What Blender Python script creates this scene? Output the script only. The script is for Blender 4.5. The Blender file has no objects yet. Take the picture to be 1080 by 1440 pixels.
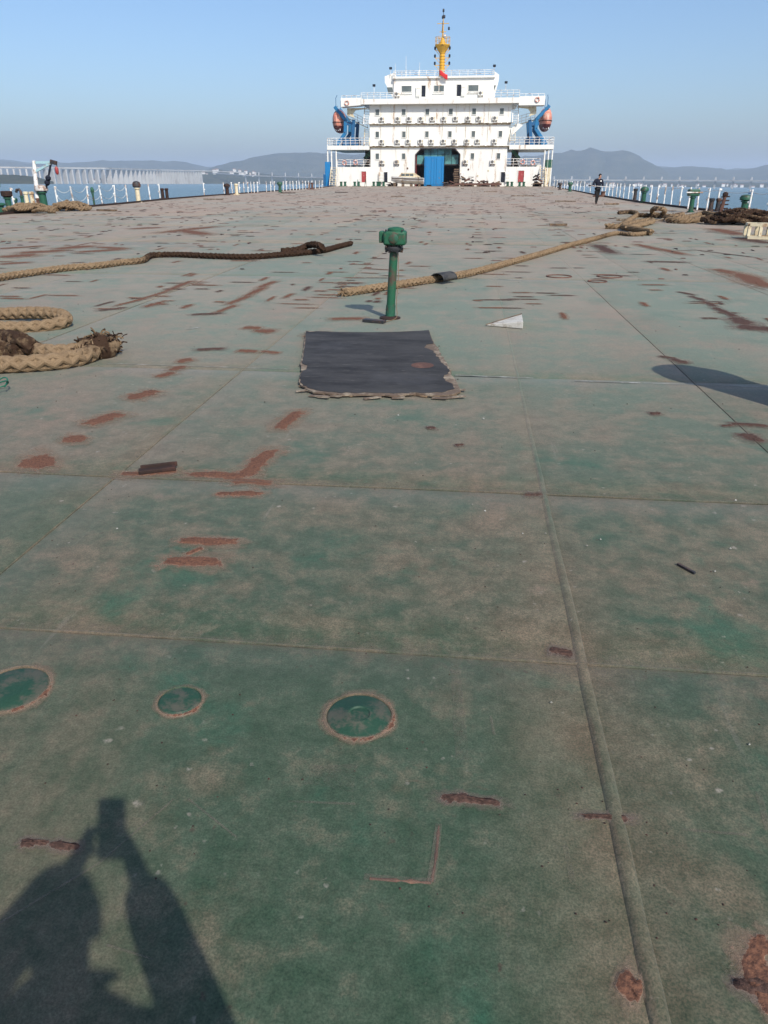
import bpy, bmesh, math, random
from mathutils import Vector, Matrix, noise, Quaternion
random.seed(7)
R = math.radians
sc = bpy.context.scene
COL = sc.collection
# ------------------------------------------------------------------ camera
F = 1040.0; PITCH = R(24.41); YAW = R(6.26); H = 1.6
cam_d = bpy.data.cameras.new('camera'); cam = bpy.data.objects.new('camera', cam_d); COL.objects.link(cam)
cam.location = (0, 0, H); cam.rotation_euler = (R(90) - PITCH, 0, YAW)
cam_d.sensor_fit = 'VERTICAL'; cam_d.sensor_height = 36.0; cam_d.lens = 36.0 * F / 1440.0
cam_d.clip_start = 0.02; cam_d.clip_end = 60000
sc.camera = cam
CAM = Vector((0, 0, H))
_cp, _sp, _cy, _sy = math.cos(PITCH), math.sin(PITCH), math.cos(YAW), math.sin(YAW)
FW = Vector((-_sy*_cp, _cy*_cp, -_sp)); RT = Vector((_cy, _sy, 0)); UP = RT.cross(FW)
def ray(x, y): return FW + RT*((x-540)/F) + UP*((720-y)/F)
def G(x, y, z=0.0):                       # photo pixel -> point on the deck (z = height)
    r = ray(x, y); return CAM + r*((z-H)/r.z)
def PL(x, y, Y):                          # photo pixel -> point on the upright plane at distance Y
    r = ray(x, y); return CAM + r*(Y/r.y)
# ------------------------------------------------------------------ sky, sun, exposure
SH = Vector((-0.591, 0.934, 0)); SUN_EL = R(43.0)
tosun = Vector((-SH.x, -SH.y, 0)).normalized()*math.cos(SUN_EL) + Vector((0, 0, math.sin(SUN_EL)))
w = bpy.data.worlds.new('World'); sc.world = w; w.use_nodes = True
nt = w.node_tree; nt.nodes.clear()
sky = nt.nodes.new('ShaderNodeTexSky'); sky.sky_type = 'NISHITA'; sky.sun_disc = False
sky.sun_elevation = SUN_EL; sky.sun_rotation = math.atan2(tosun.x, tosun.y)
sky.altitude = 0; sky.air_density = 1.0; sky.dust_density = 2.0; sky.ozone_density = 6.0
bg = nt.nodes.new('ShaderNodeBackground'); bg.inputs['Strength'].default_value = 0.13
wo = nt.nodes.new('ShaderNodeOutputWorld')
nt.links.new(sky.outputs[0], bg.inputs[0]); nt.links.new(bg.outputs[0], wo.inputs[0])
sl = bpy.data.lights.new('sun', 'SUN'); sl.energy = 3.85; sl.angle = R(0.55); sl.color = (1.0, 0.94, 0.84)
so = bpy.data.objects.new('sun', sl); COL.objects.link(so); so.location = (20, -30, 40)
so.rotation_euler = tosun.to_track_quat('Z', 'Y').to_euler()
sc.view_settings.view_transform = 'Standard'; sc.view_settings.look = 'None'
sc.view_settings.exposure = 0.33; sc.view_settings.gamma = 1.0; sc.view_settings.use_curve_mapping = False
sc.cycles.transparent_max_bounces = 24; sc.cycles.volume_bounces = 1; sc.cycles.max_bounces = 6
# ------------------------------------------------------------------ materials
MATS = {}
ORD = 'first second third fourth fifth sixth seventh eighth ninth tenth eleventh twelfth'.split()
def nd(nt, t, **kw):
    n = nt.nodes.new(t)
    for k, v in kw.items():
        if k in n.inputs: n.inputs[k].default_value = v
        else: setattr(n, k, v)
    return n
def c4(c): return (c[0], c[1], c[2], 1.0)
def mixc(nt, fac, a, b, mode='MIX'):
    m = nt.nodes.new('ShaderNodeMix'); m.data_type = 'RGBA'; m.blend_type = mode
    for i, s in ((0, fac), (6, a), (7, b)):
        if isinstance(s, bpy.types.NodeSocket): nt.links.new(s, m.inputs[i])
        else: m.inputs[i].default_value = s if i == 0 else c4(s)
    return m.outputs[2]
def mth(nt, op, a, b=0.0, c=0.0, clamp=False):
    m = nt.nodes.new('ShaderNodeMath'); m.operation = op; m.use_clamp = clamp
    for i, s in enumerate((a, b, c)):
        if isinstance(s, bpy.types.NodeSocket): nt.links.new(s, m.inputs[i])
        else: m.inputs[i].default_value = s
    return m.outputs[0]
def mrange(nt, v, a, b, c=0.0, d=1.0):
    m = nt.nodes.new('ShaderNodeMapRange'); m.interpolation_type = 'SMOOTHSTEP'
    nt.links.new(v, m.inputs[0])
    for i, x in enumerate((a, b, c, d)): m.inputs[i+1].default_value = x
    return m.outputs[0]
def noi(nt, vec, scale, detail=4.0, rough=0.55, dist=0.0):
    n = nt.nodes.new('ShaderNodeTexNoise'); n.inputs['Scale'].default_value = scale
    n.inputs['Detail'].default_value = detail; n.inputs['Roughness'].default_value = rough; n.inputs['Distortion'].default_value = dist
    if vec is not None: nt.links.new(vec, n.inputs['Vector'])
    return n.outputs['Fac']
def scalev(nt, vec, s):
    m = nt.nodes.new('ShaderNodeMapping'); nt.links.new(vec, m.inputs['Vector']); m.inputs['Scale'].default_value = s
    return m.outputs[0]
def newmat(name):
    m = bpy.data.materials.new(name); m.use_nodes = True; nt = m.node_tree
    b = nt.nodes['Principled BSDF']; pos = nt.nodes.new('ShaderNodeNewGeometry').outputs['Position']
    MATS[name] = m
    return m, nt, b, pos
def bump(nt, b, h, strength, dist):
    n = nt.nodes.new('ShaderNodeBump'); n.inputs['Strength'].default_value = strength; n.inputs['Distance'].default_value = dist
    nt.links.new(h, n.inputs['Height']); nt.links.new(n.outputs[0], b.inputs['Normal'])
def paint(name, col, wear=(0.19, 0.09, 0.05), amt=0.35, scale=1.5, rough=0.5, grain=20.0, metal=0.0, streak=None, var=0.25):
    m, nt, b, pos = newmat(name)
    v = pos if streak is None else scalev(nt, pos, streak)
    n1 = noi(nt, v, scale, 6, 0.65); n2 = noi(nt, pos, grain, 5, 0.6)
    dark = tuple(x*(1-var) for x in col); lite = tuple(min(1, x*(1+var*0.5)) for x in col)
    c = mixc(nt, n2, dark, lite)
    f = mrange(nt, mth(nt, 'ADD', n1, mth(nt, 'MULTIPLY', n2, 0.3)), 0.98-amt, 1.02-amt*0.6)
    c = mixc(nt, f, c, wear)
    nt.links.new(c, b.inputs['Base Color']); b.inputs['Roughness'].default_value = rough; b.inputs['Metallic'].default_value = metal
    b.inputs['Specular IOR Level'].default_value = 0.35
    bump(nt, b, n2, 0.25, 0.004)
    return m
paint('white_paint', (0.76, 0.745, 0.69), (0.40, 0.26, 0.16), 0.262, 0.7, 0.45, 9, streak=(1.6, 1.6, 0.22), var=0.08)
paint('rail_white', (0.80, 0.79, 0.75), (0.30, 0.17, 0.10), 0.34, 2.5, 0.5, 12, var=0.12)
paint('cream_paint', (0.66, 0.58, 0.40), (0.30, 0.16, 0.08), 0.34, 2.0, 0.5, 15)
paint('green_paint', (0.016, 0.100, 0.050), (0.075, 0.055, 0.038), 0.36, 7.0, 0.55, 45, var=0.35)
paint('plug_green', (0.018, 0.058, 0.034), (0.070, 0.072, 0.052), 0.40, 12.0, 0.6, 90, var=0.35)
paint('vent_green', (0.022, 0.10, 0.058), (0.07, 0.045, 0.03), 0.30, 3.0, 0.5, 25, var=0.35)
paint('blue_paint', (0.015, 0.19, 0.44), (0.16, 0.12, 0.10), 0.22, 2.0, 0.45, 9, var=0.2)
paint('davit_blue', (0.02, 0.11, 0.25), (0.10, 0.09, 0.09), 0.24, 2.0, 0.45, 9, var=0.25)
paint('davit_arm_blue', (0.02, 0.16, 0.34), (0.12, 0.10, 0.09), 0.25, 2.0, 0.45, 9, var=0.25)
paint('capw', (0.55, 0.52, 0.48), (0.20, 0.11, 0.07), 0.42, 4.0, 0.6, 25)
paint('wedge_wood', (0.52, 0.50, 0.45), (0.26, 0.22, 0.17), 0.34, 8.0, 0.8, 50, var=0.3)
paint('pale_blue', (0.36, 0.55, 0.58), (0.30, 0.17, 0.10), 0.30, 3.0, 0.5, 20)
paint('yellow_paint', (0.66, 0.36, 0.03), (0.22, 0.10, 0.03), 0.28, 2.0, 0.5, 12)
paint('red_paint', (0.34, 0.05, 0.05), (0.50, 0.42, 0.36), 0.22, 3.0, 0.5, 20)
paint('boat_orange', (0.62, 0.22, 0.15), (0.66, 0.42, 0.33), 0.36, 1.2, 0.55, 9)
paint('boat_maroon', (0.13, 0.022, 0.025), (0.28, 0.16, 0.12), 0.30, 2.0, 0.5, 9)
paint('dark_metal', (0.03, 0.032, 0.035), (0.10, 0.05, 0.03), 0.38, 4.0, 0.55, 25)
paint('rust', (0.190, 0.098, 0.066), (0.09, 0.045, 0.034), 0.50, 9.0, 0.85, 60, var=0.4)
paint('dark_rust', (0.065, 0.030, 0.022), (0.025, 0.014, 0.011), 0.50, 9.0, 0.85, 60, var=0.4)
paint('wood', (0.22, 0.15, 0.09), (0.09, 0.06, 0.04), 0.45, 6.0, 0.8, 40, var=0.35)
paint('pale_wood', (0.36, 0.30, 0.22), (0.12, 0.085, 0.06), 0.52, 8.0, 0.8, 50, var=0.3)
paint('teal_tarp', (0.10, 0.26, 0.25), (0.03, 0.08, 0.08), 0.40, 0.5, 0.4, 3)
paint('grille', (0.13, 0.125, 0.12), (0.25, 0.24, 0.22), 0.3, 6.0, 0.6, 30)
paint('concrete_far', (0.46, 0.45, 0.43), (0.34, 0.32, 0.30), 0.35, 0.02, 0.8, 0.1, var=0.1)
paint('house_far', (0.70, 0.68, 0.64), (0.50, 0.44, 0.38), 0.35, 0.02, 0.8, 0.1, var=0.1)
paint('roof_far', (0.22, 0.13, 0.10), (0.14, 0.09, 0.08), 0.35, 0.02, 0.8, 0.1, var=0.1)
paint('navy_cloth', (0.008, 0.011, 0.024), (0.02, 0.023, 0.035), 0.3, 6.0, 0.9, 30)
paint('black_cloth', (0.012, 0.012, 0.013), (0.025, 0.024, 0.024), 0.3, 6.0, 0.9, 30)
paint('skin', (0.45, 0.25, 0.17), (0.50, 0.28, 0.20), 0.3, 9.0, 0.5, 40, var=0.1)
paint('hair', (0.010, 0.008, 0.008), (0.02, 0.017, 0.015), 0.4, 20.0, 0.6, 80)
paint('rubber', (0.018, 0.019, 0.022), (0.05, 0.048, 0.046), 0.36, 5.0, 0.65, 30)
paint('flag_red', (0.60, 0.03, 0.03), (0.45, 0.03, 0.03), 0.3, 3.0, 0.7, 20)
paint('lamp_dark', (0.01, 0.012, 0.02), (0.03, 0.03, 0.04), 0.3, 4.0, 0.4, 20)
paint('hull_paint', (0.05, 0.09, 0.10), (0.16, 0.07, 0.04), 0.35, 0.4, 0.6, 3)
paint('line_white', (0.50, 0.50, 0.46), (0.19, 0.185, 0.155), 0.52, 7.0, 0.7, 40)
paint('cord_green', (0.01, 0.12, 0.07), (0.02, 0.05, 0.03), 0.3, 9.0, 0.5, 60)
paint('chain_line', (0.55, 0.56, 0.54), (0.3, 0.22, 0.16), 0.3, 5.0, 0.6, 30)

def glassmat():
    m, nt, b, pos = newmat('window_glass')
    n = noi(nt, pos, 0.6, 3)
    nt.links.new(mixc(nt, n, (0.03, 0.045, 0.05), (0.16, 0.18, 0.17)), b.inputs['Base Color'])
    b.inputs['Roughness'].default_value = 0.12
glassmat()
def deckmat():
    m, nt, b, pos = newmat('deck_paint')
    sep = nt.nodes.new('ShaderNodeSeparateXYZ'); nt.links.new(pos, sep.inputs[0])
    X, Y = sep.outputs[0], sep.outputs[1]
    info = nt.nodes.new('ShaderNodeObjectInfo')
    oc = nt.nodes.new('ShaderNodeSeparateColor'); nt.links.new(info.outputs['Color'], oc.inputs[0])
    nA = noi(nt, pos, 0.55, 7, 0.6, 0.2); nB = noi(nt, pos, 2.3, 8, 0.60, 0.15); nM = noi(nt, pos, 8.0, 9, 0.68, 0.1); nC = noi(nt, pos, 160, 4, 0.75)
    nS = noi(nt, scalev(nt, pos, (1.0, 0.12, 1.0)), 2.4, 6, 0.6); nT = noi(nt, scalev(nt, pos, (0.12, 1.0, 1.0)), 3.2, 6, 0.6)
    nF = noi(nt, pos, 0.16, 6, 0.6)
    # foot traffic dust gathers left of the long weld bead and over the middle of the deck; distance ramps also paint in grazing-view brightness
    bead = mth(nt, 'MULTIPLY', mrange(nt, X, 0.10, 0.44), mrange(nt, X, 0.455, 0.475, 1.0, 0.0))
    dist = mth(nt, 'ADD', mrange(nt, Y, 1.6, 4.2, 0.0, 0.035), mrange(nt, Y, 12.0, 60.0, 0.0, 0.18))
    tint = mth(nt, 'MULTIPLY', mth(nt, 'SUBTRACT', oc.outputs[0], 0.5), 0.30)
    tint = mth(nt, 'ADD', tint, dist)
    def lay(n, lo, hi, k):
        return mth(nt, 'MULTIPLY', mrange(nt, mth(nt, 'ADD', n, mth(nt, 'MULTIPLY', tint, 0.7)), lo, hi), k)
    fA = lay(nA, 0.42, 0.70, 0.60); fB = lay(nB, 0.45, 0.68, 0.60); fM = lay(nM, 0.42, 0.72, 0.45); fS = lay(nS, 0.50, 0.75, 0.35); fT = lay(nT, 0.50, 0.75, 0.30)
    inv = mth(nt, 'SUBTRACT', 1.0, fA)
    for q in (fB, fM, fS, fT): inv = mth(nt, 'MULTIPLY', inv, mth(nt, 'SUBTRACT', 1.0, q))
    f = mth(nt, 'SUBTRACT', 1.0, inv)
    f = mth(nt, 'MAXIMUM', f, mth(nt, 'MULTIPLY', bead, mrange(nt, nB, 0.3, 0.6, 0.25, 0.8)))
    sd = mth(nt, 'MULTIPLY', mth(nt, 'ABSOLUTE', mth(nt, 'SUBTRACT', mth(nt, 'FRACT', mth(nt, 'ADD', mth(nt, 'DIVIDE', mth(nt, 'SUBTRACT', X, 0.47), 2.47), 20.5)), 0.5)), 2.47)
    f = mth(nt, 'MAXIMUM', f, mth(nt, 'MULTIPLY', mrange(nt, sd, 0.02, 0.55, 1.0, 0.0), mrange(nt, nA, 0.35, 0.62, 0.0, 0.85)))
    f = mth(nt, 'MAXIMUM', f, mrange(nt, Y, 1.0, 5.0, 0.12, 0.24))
    f = mth(nt, 'MULTIPLY', f, mrange(nt, nC, 0.30, 0.62, 0.45, 1.0))
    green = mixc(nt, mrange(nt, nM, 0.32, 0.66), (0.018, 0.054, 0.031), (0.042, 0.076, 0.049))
    green = mixc(nt, mrange(nt, Y, 2.4, 9.0), green, (0.082, 0.140, 0.098))  # green paled with distance: grazing-angle brightness put into its colour
    dust_lift = mixc(nt, mrange(nt, nM, 0.3, 0.7), (0.116, 0.074, 0.048), (0.186, 0.134, 0.090))
    dust_lift = mixc(nt, mrange(nt, Y, 3.0, 12.0, 0.0, 0.8), dust_lift, (0.268, 0.198, 0.142))
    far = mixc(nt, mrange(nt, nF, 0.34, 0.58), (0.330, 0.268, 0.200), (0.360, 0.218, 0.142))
    dust_lift = mixc(nt, mrange(nt, Y, 8.0, 36.0, 0.0, 0.97), dust_lift, far)  # real far dirt, also paled to carry the lift of a grazing view
    c = mixc(nt, f, green, dust_lift)
    # broad rust bleed, drawn out along the ship
    br = noi(nt, scalev(nt, pos, (1.0, 0.45, 1.0)), 0.75, 8, 0.62, 0.3); c = mixc(nt, mth(nt, 'MULTIPLY', mrange(nt, br, 0.47, 0.68, 0, 0.42), mrange(nt, nM, 0.3, 0.6, 0.45, 1.0)), c, (0.190, 0.118, 0.080))
    # thin worn streaks, mostly along the ship
    st = noi(nt, scalev(nt, pos, (7.0, 0.35, 1.0)), 2.0, 5, 0.6); c = mixc(nt, mrange(nt, st, 0.66, 0.74, 0, 0.28), c, (0.20, 0.18, 0.15))
    wr = nt.nodes.new('ShaderNodeTexVoronoi'); wr.inputs['Scale'].default_value = 2.1; nt.links.new(pos, wr.inputs['Vector'])
    c = mixc(nt, mth(nt, 'MULTIPLY', mrange(nt, wr.outputs['Distance'], 0.03, 0.16, 1.0, 0.0), mrange(nt, nM, 0.45, 0.6, 0, 0.5)), c, (0.16, 0.115, 0.085))
    gp_ = noi(nt, pos, 1.3, 6, 0.6, 0.3); c = mixc(nt, mth(nt, 'MULTIPLY', mrange(nt, gp_, 0.54, 0.68, 0, 0.75), mrange(nt, Y, 3.5, 7.5, 1.0, 0.35)), c, (0.014, 0.074, 0.043))
    for sc_, th, k_, col_, o_ in ((11.0, 0.11, 0.75, (0.24, 0.215, 0.175), 0.0), (23.0, 0.13, 0.6, (0.26, 0.24, 0.20), 3.0), (17.0, 0.12, 0.7, (0.05, 0.035, 0.026), 7.0)):
        vo_ = nt.nodes.new('ShaderNodeTexVoronoi'); vo_.inputs['Scale'].default_value = sc_; mp_ = nt.nodes.new('ShaderNodeMapping'); mp_.inputs['Location'].default_value = (o_, o_*1.7, 0)
        wz_ = nt.nodes.new('ShaderNodeVectorMath'); wz_.operation = 'ADD'; nv_ = nt.nodes.new('ShaderNodeTexNoise'); nv_.inputs['Scale'].default_value = sc_*3; nt.links.new(pos, nv_.inputs['Vector'])
        ws_ = nt.nodes.new('ShaderNodeVectorMath'); ws_.operation = 'SCALE'; ws_.inputs['Scale'].default_value = 0.55/sc_; nt.links.new(nv_.outputs['Color'], ws_.inputs[0])
        nt.links.new(pos, wz_.inputs[0]); nt.links.new(ws_.outputs[0], wz_.inputs[1]); nt.links.new(wz_.outputs[0], mp_.inputs['Vector']); nt.links.new(mp_.outputs[0], vo_.inputs['Vector'])
        gate = mrange(nt, noi(nt, pos, 1.9+o_*.1, 4, 0.6), 0.50, 0.62)
        sep2 = nt.nodes.new('ShaderNodeSeparateColor'); nt.links.new(vo_.outputs['Color'], sep2.inputs[0]); pick = mrange(nt, sep2.outputs[0], 0.60, 0.66)
        c = mixc(nt, mth(nt, 'MULTIPLY', mth(nt, 'MULTIPLY', mrange(nt, vo_.outputs['Distance'], th*.55, th*1.7, k_, 0.0), gate), pick), c, col_)
    sp = noi(nt, pos, 30, 4, 0.65); c = mixc(nt, mrange(nt, sp, 0.66, 0.80, 0, 0.40), c, (0.22, 0.20, 0.165))
    s2 = noi(nt, pos, 60, 3, 0.6); c = mixc(nt, mrange(nt, s2, 0.70, 0.78, 0, 0.55), c, (0.045, 0.035, 0.028))
    s3 = noi(nt, scalev(nt, pos, (1, 2.4, 1)), 4.0, 7, 0.65); c = mixc(nt, mrange(nt, s3, 0.64, 0.76, 0, 0.40), c, (0.17, 0.100, 0.072))
    s4 = noi(nt, scalev(nt, pos, (1, 2.4, 1)), 11.0, 6, 0.65); c = mixc(nt, mth(nt, 'MULTIPLY', mrange(nt, s4, 0.60, 0.70, 0, 0.75), mrange(nt, Y, 8.0, 30.0)), c, (0.13, 0.080, 0.060))
    nG = mth(nt, 'MULTIPLY', mrange(nt, nC, 0.28, 0.72, 0.70, 1.28), mrange(nt, noi(nt, pos, 42, 5, 0.7), 0.30, 0.70, 0.84, 1.14))
    gm = nt.nodes.new('ShaderNodeCombineColor')
    for i in range(3): nt.links.new(nG, gm.inputs[i])
    c = mixc(nt, 1.0, c, gm.outputs[0], 'MULTIPLY')
    nt.links.new(c, b.inputs['Base Color'])
    b.inputs['Roughness'].default_value = 0.85; b.inputs['Specular IOR Level'].default_value = 0.2
    b.inputs['Sheen Weight'].default_value = 0.22; b.inputs['Sheen Roughness'].default_value = 0.45; b.inputs['Sheen Tint'].default_value = (0.95, 0.88, 0.80, 1)
    hgt = mth(nt, 'ADD', mth(nt, 'MULTIPLY', nC, 0.35), mth(nt, 'MULTIPLY', nM, 1.0))
    bump(nt, b, hgt, 0.22, 0.005)
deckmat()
def scarmat(name, core, core2, halo, edge, soft=1.0):
    m, nt, b, pos = newmat(name)
    at = nt.nodes.new('ShaderNodeAttribute'); at.attribute_name = 'fade'
    n = noi(nt, pos, 16, 8, 0.7, 0.5); n2 = noi(nt, pos, 90, 4, 0.7)
    f = mth(nt, 'ADD', at.outputs['Fac'], mth(nt, 'MULTIPLY', mth(nt, 'SUBTRACT', n, 0.5), 1.9))
    f = mth(nt, 'ADD', f, mth(nt, 'MULTIPLY', mth(nt, 'SUBTRACT', n2, 0.5), 0.6))
    cc = mixc(nt, mrange(nt, n2, 0.35, 0.65), core, core2)
    c = mixc(nt, mrange(nt, f, edge, edge+0.16), halo, cc)
    nt.links.new(c, b.inputs['Base Color']); b.inputs['Roughness'].default_value = 0.9; b.inputs['Specular IOR Level'].default_value = 0.13
    bump(nt, b, n2, 0.6, 0.01)
    tr = nt.nodes.new('ShaderNodeBsdfTransparent'); mx = nt.nodes.new('ShaderNodeMixShader')
    al = mth(nt, 'MAXIMUM', mrange(nt, f, edge-.10, edge+.10), mth(nt, 'MULTIPLY', mrange(nt, f, -0.12, edge), 0.42))
    nt.links.new(mth(nt, 'MULTIPLY', al, soft), mx.inputs[0]); nt.links.new(tr.outputs[0], mx.inputs[1]); nt.links.new(b.outputs[0], mx.inputs[2])
    nt.links.new(mx.outputs[0], nt.nodes['Material Output'].inputs[0])
scarmat('rust_scar', (0.185, 0.088, 0.054), (0.085, 0.044, 0.032), (0.265, 0.190, 0.138), 0.56)
scarmat('rust_scar_dark', (0.105, 0.060, 0.046), (0.045, 0.028, 0.023), (0.190, 0.150, 0.122), 0.54)
scarmat('dust_film', (0.19, 0.155, 0.12), (0.15, 0.12, 0.095), (0.205, 0.170, 0.135), 0.95, 0.75)
def ropemat():
    m, nt, b, pos = newmat('rope_fibre')
    at = nt.nodes.new('ShaderNodeAttribute'); at.attribute_name = 'fade'
    n = noi(nt, pos, 9, 5, 0.65); n2 = noi(nt, pos, 120, 3, 0.6)
    tan = mixc(nt, n, (0.165, 0.105, 0.060), (0.39, 0.285, 0.178)); brown = mixc(nt, n, (0.020, 0.012, 0.009), (0.085, 0.050, 0.032))
    f = mth(nt, 'ADD', at.outputs['Fac'], mth(nt, 'MULTIPLY', mth(nt, 'SUBTRACT', n, 0.5), 1.7))
    c = mixc(nt, mrange(nt, f, 0.28, 0.75), tan, brown)
    c = mixc(nt, mth(nt, 'MULTIPLY', n2, 0.8), c, (0.35, 0.33, 0.3), 'MULTIPLY')
    nt.links.new(c, b.inputs['Base Color']); b.inputs['Roughness'].default_value = 0.95; b.inputs['Specular IOR Level'].default_value = 0.1
    bump(nt, b, n2, 0.7, 0.008)
ropemat()
def plymat():
    m, nt, b, pos = newmat('film_plywood')
    nL = noi(nt, scalev(nt, pos, (0.5, 1.5, 1)), 2.6, 8, 0.68); nB = noi(nt, pos, 1.1, 5, 0.6); nS = noi(nt, scalev(nt, pos, (0.35, 2.2, 1)), 22, 4, 0.6)
    c = mixc(nt, mrange(nt, nL, 0.3, 0.7), (0.026, 0.025, 0.025), (0.056, 0.054, 0.053))
    c = mixc(nt, mrange(nt, nB, 0.52, 0.75, 0, 0.5), c, (0.080, 0.080, 0.084))
    c = mixc(nt, mrange(nt, nS, 0.58, 0.72, 0, 0.6), c, (0.125, 0.115, 0.10))
    nt.links.new(c, b.inputs['Base Color']); b.inputs['Roughness'].default_value = 0.7; b.inputs['Specular IOR Level'].default_value = 0.13
    bump(nt, b, nS, 0.3, 0.004)
plymat()
def seamat():
    m, nt, b, pos = newmat('sea_water')
    n = noi(nt, scalev(nt, pos, (1, 0.6, 1)), 0.35, 6, 0.6); n2 = noi(nt, scalev(nt, pos, (0.02, 0.004, 1)), 0.6, 5, 0.6)
    nt.links.new(mixc(nt, n2, (0.050, 0.105, 0.125), (0.085, 0.145, 0.160)), b.inputs['Base Color'])
    b.inputs['Roughness'].default_value = 0.22; b.inputs['IOR'].default_value = 1.33
    bump(nt, b, n, 1.0, 1.6)
seamat()
def hillmat():
    m, nt, b, pos = newmat('wooded_hill')
    n = noi(nt, pos, 0.006, 8, 0.65); n2 = noi(nt, pos, 0.03, 6, 0.7)
    c = mixc(nt, mrange(nt, n, 0.35, 0.7), (0.030, 0.042, 0.022), (0.085, 0.085, 0.050))
    c = mixc(nt, mrange(nt, n2, 0.62, 0.72, 0, 0.7), c, (0.20, 0.17, 0.13))
    nt.links.new(c, b.inputs['Base Color']); b.inputs['Roughness'].default_value = 1.0; b.inputs['Specular IOR Level'].default_value = 0.0
    bump(nt, b, n2, 1.0, 25)
hillmat()
def hazemat():
    m = bpy.data.materials.new('haze_air'); m.use_nodes = True; nt = m.node_tree
    nt.nodes.remove(nt.nodes['Principled BSDF'])
    v = nt.nodes.new('ShaderNodeVolumePrincipled'); v.inputs['Color'].default_value = (0.73, 0.84, 1.0, 1)
    v.inputs['Density'].default_value = 1.15e-4; v.inputs['Anisotropy'].default_value = 0.1
    nt.links.new(v.outputs[0], nt.nodes['Material Output'].inputs['Volume']); MATS['haze_air'] = m
hazemat()
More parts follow.
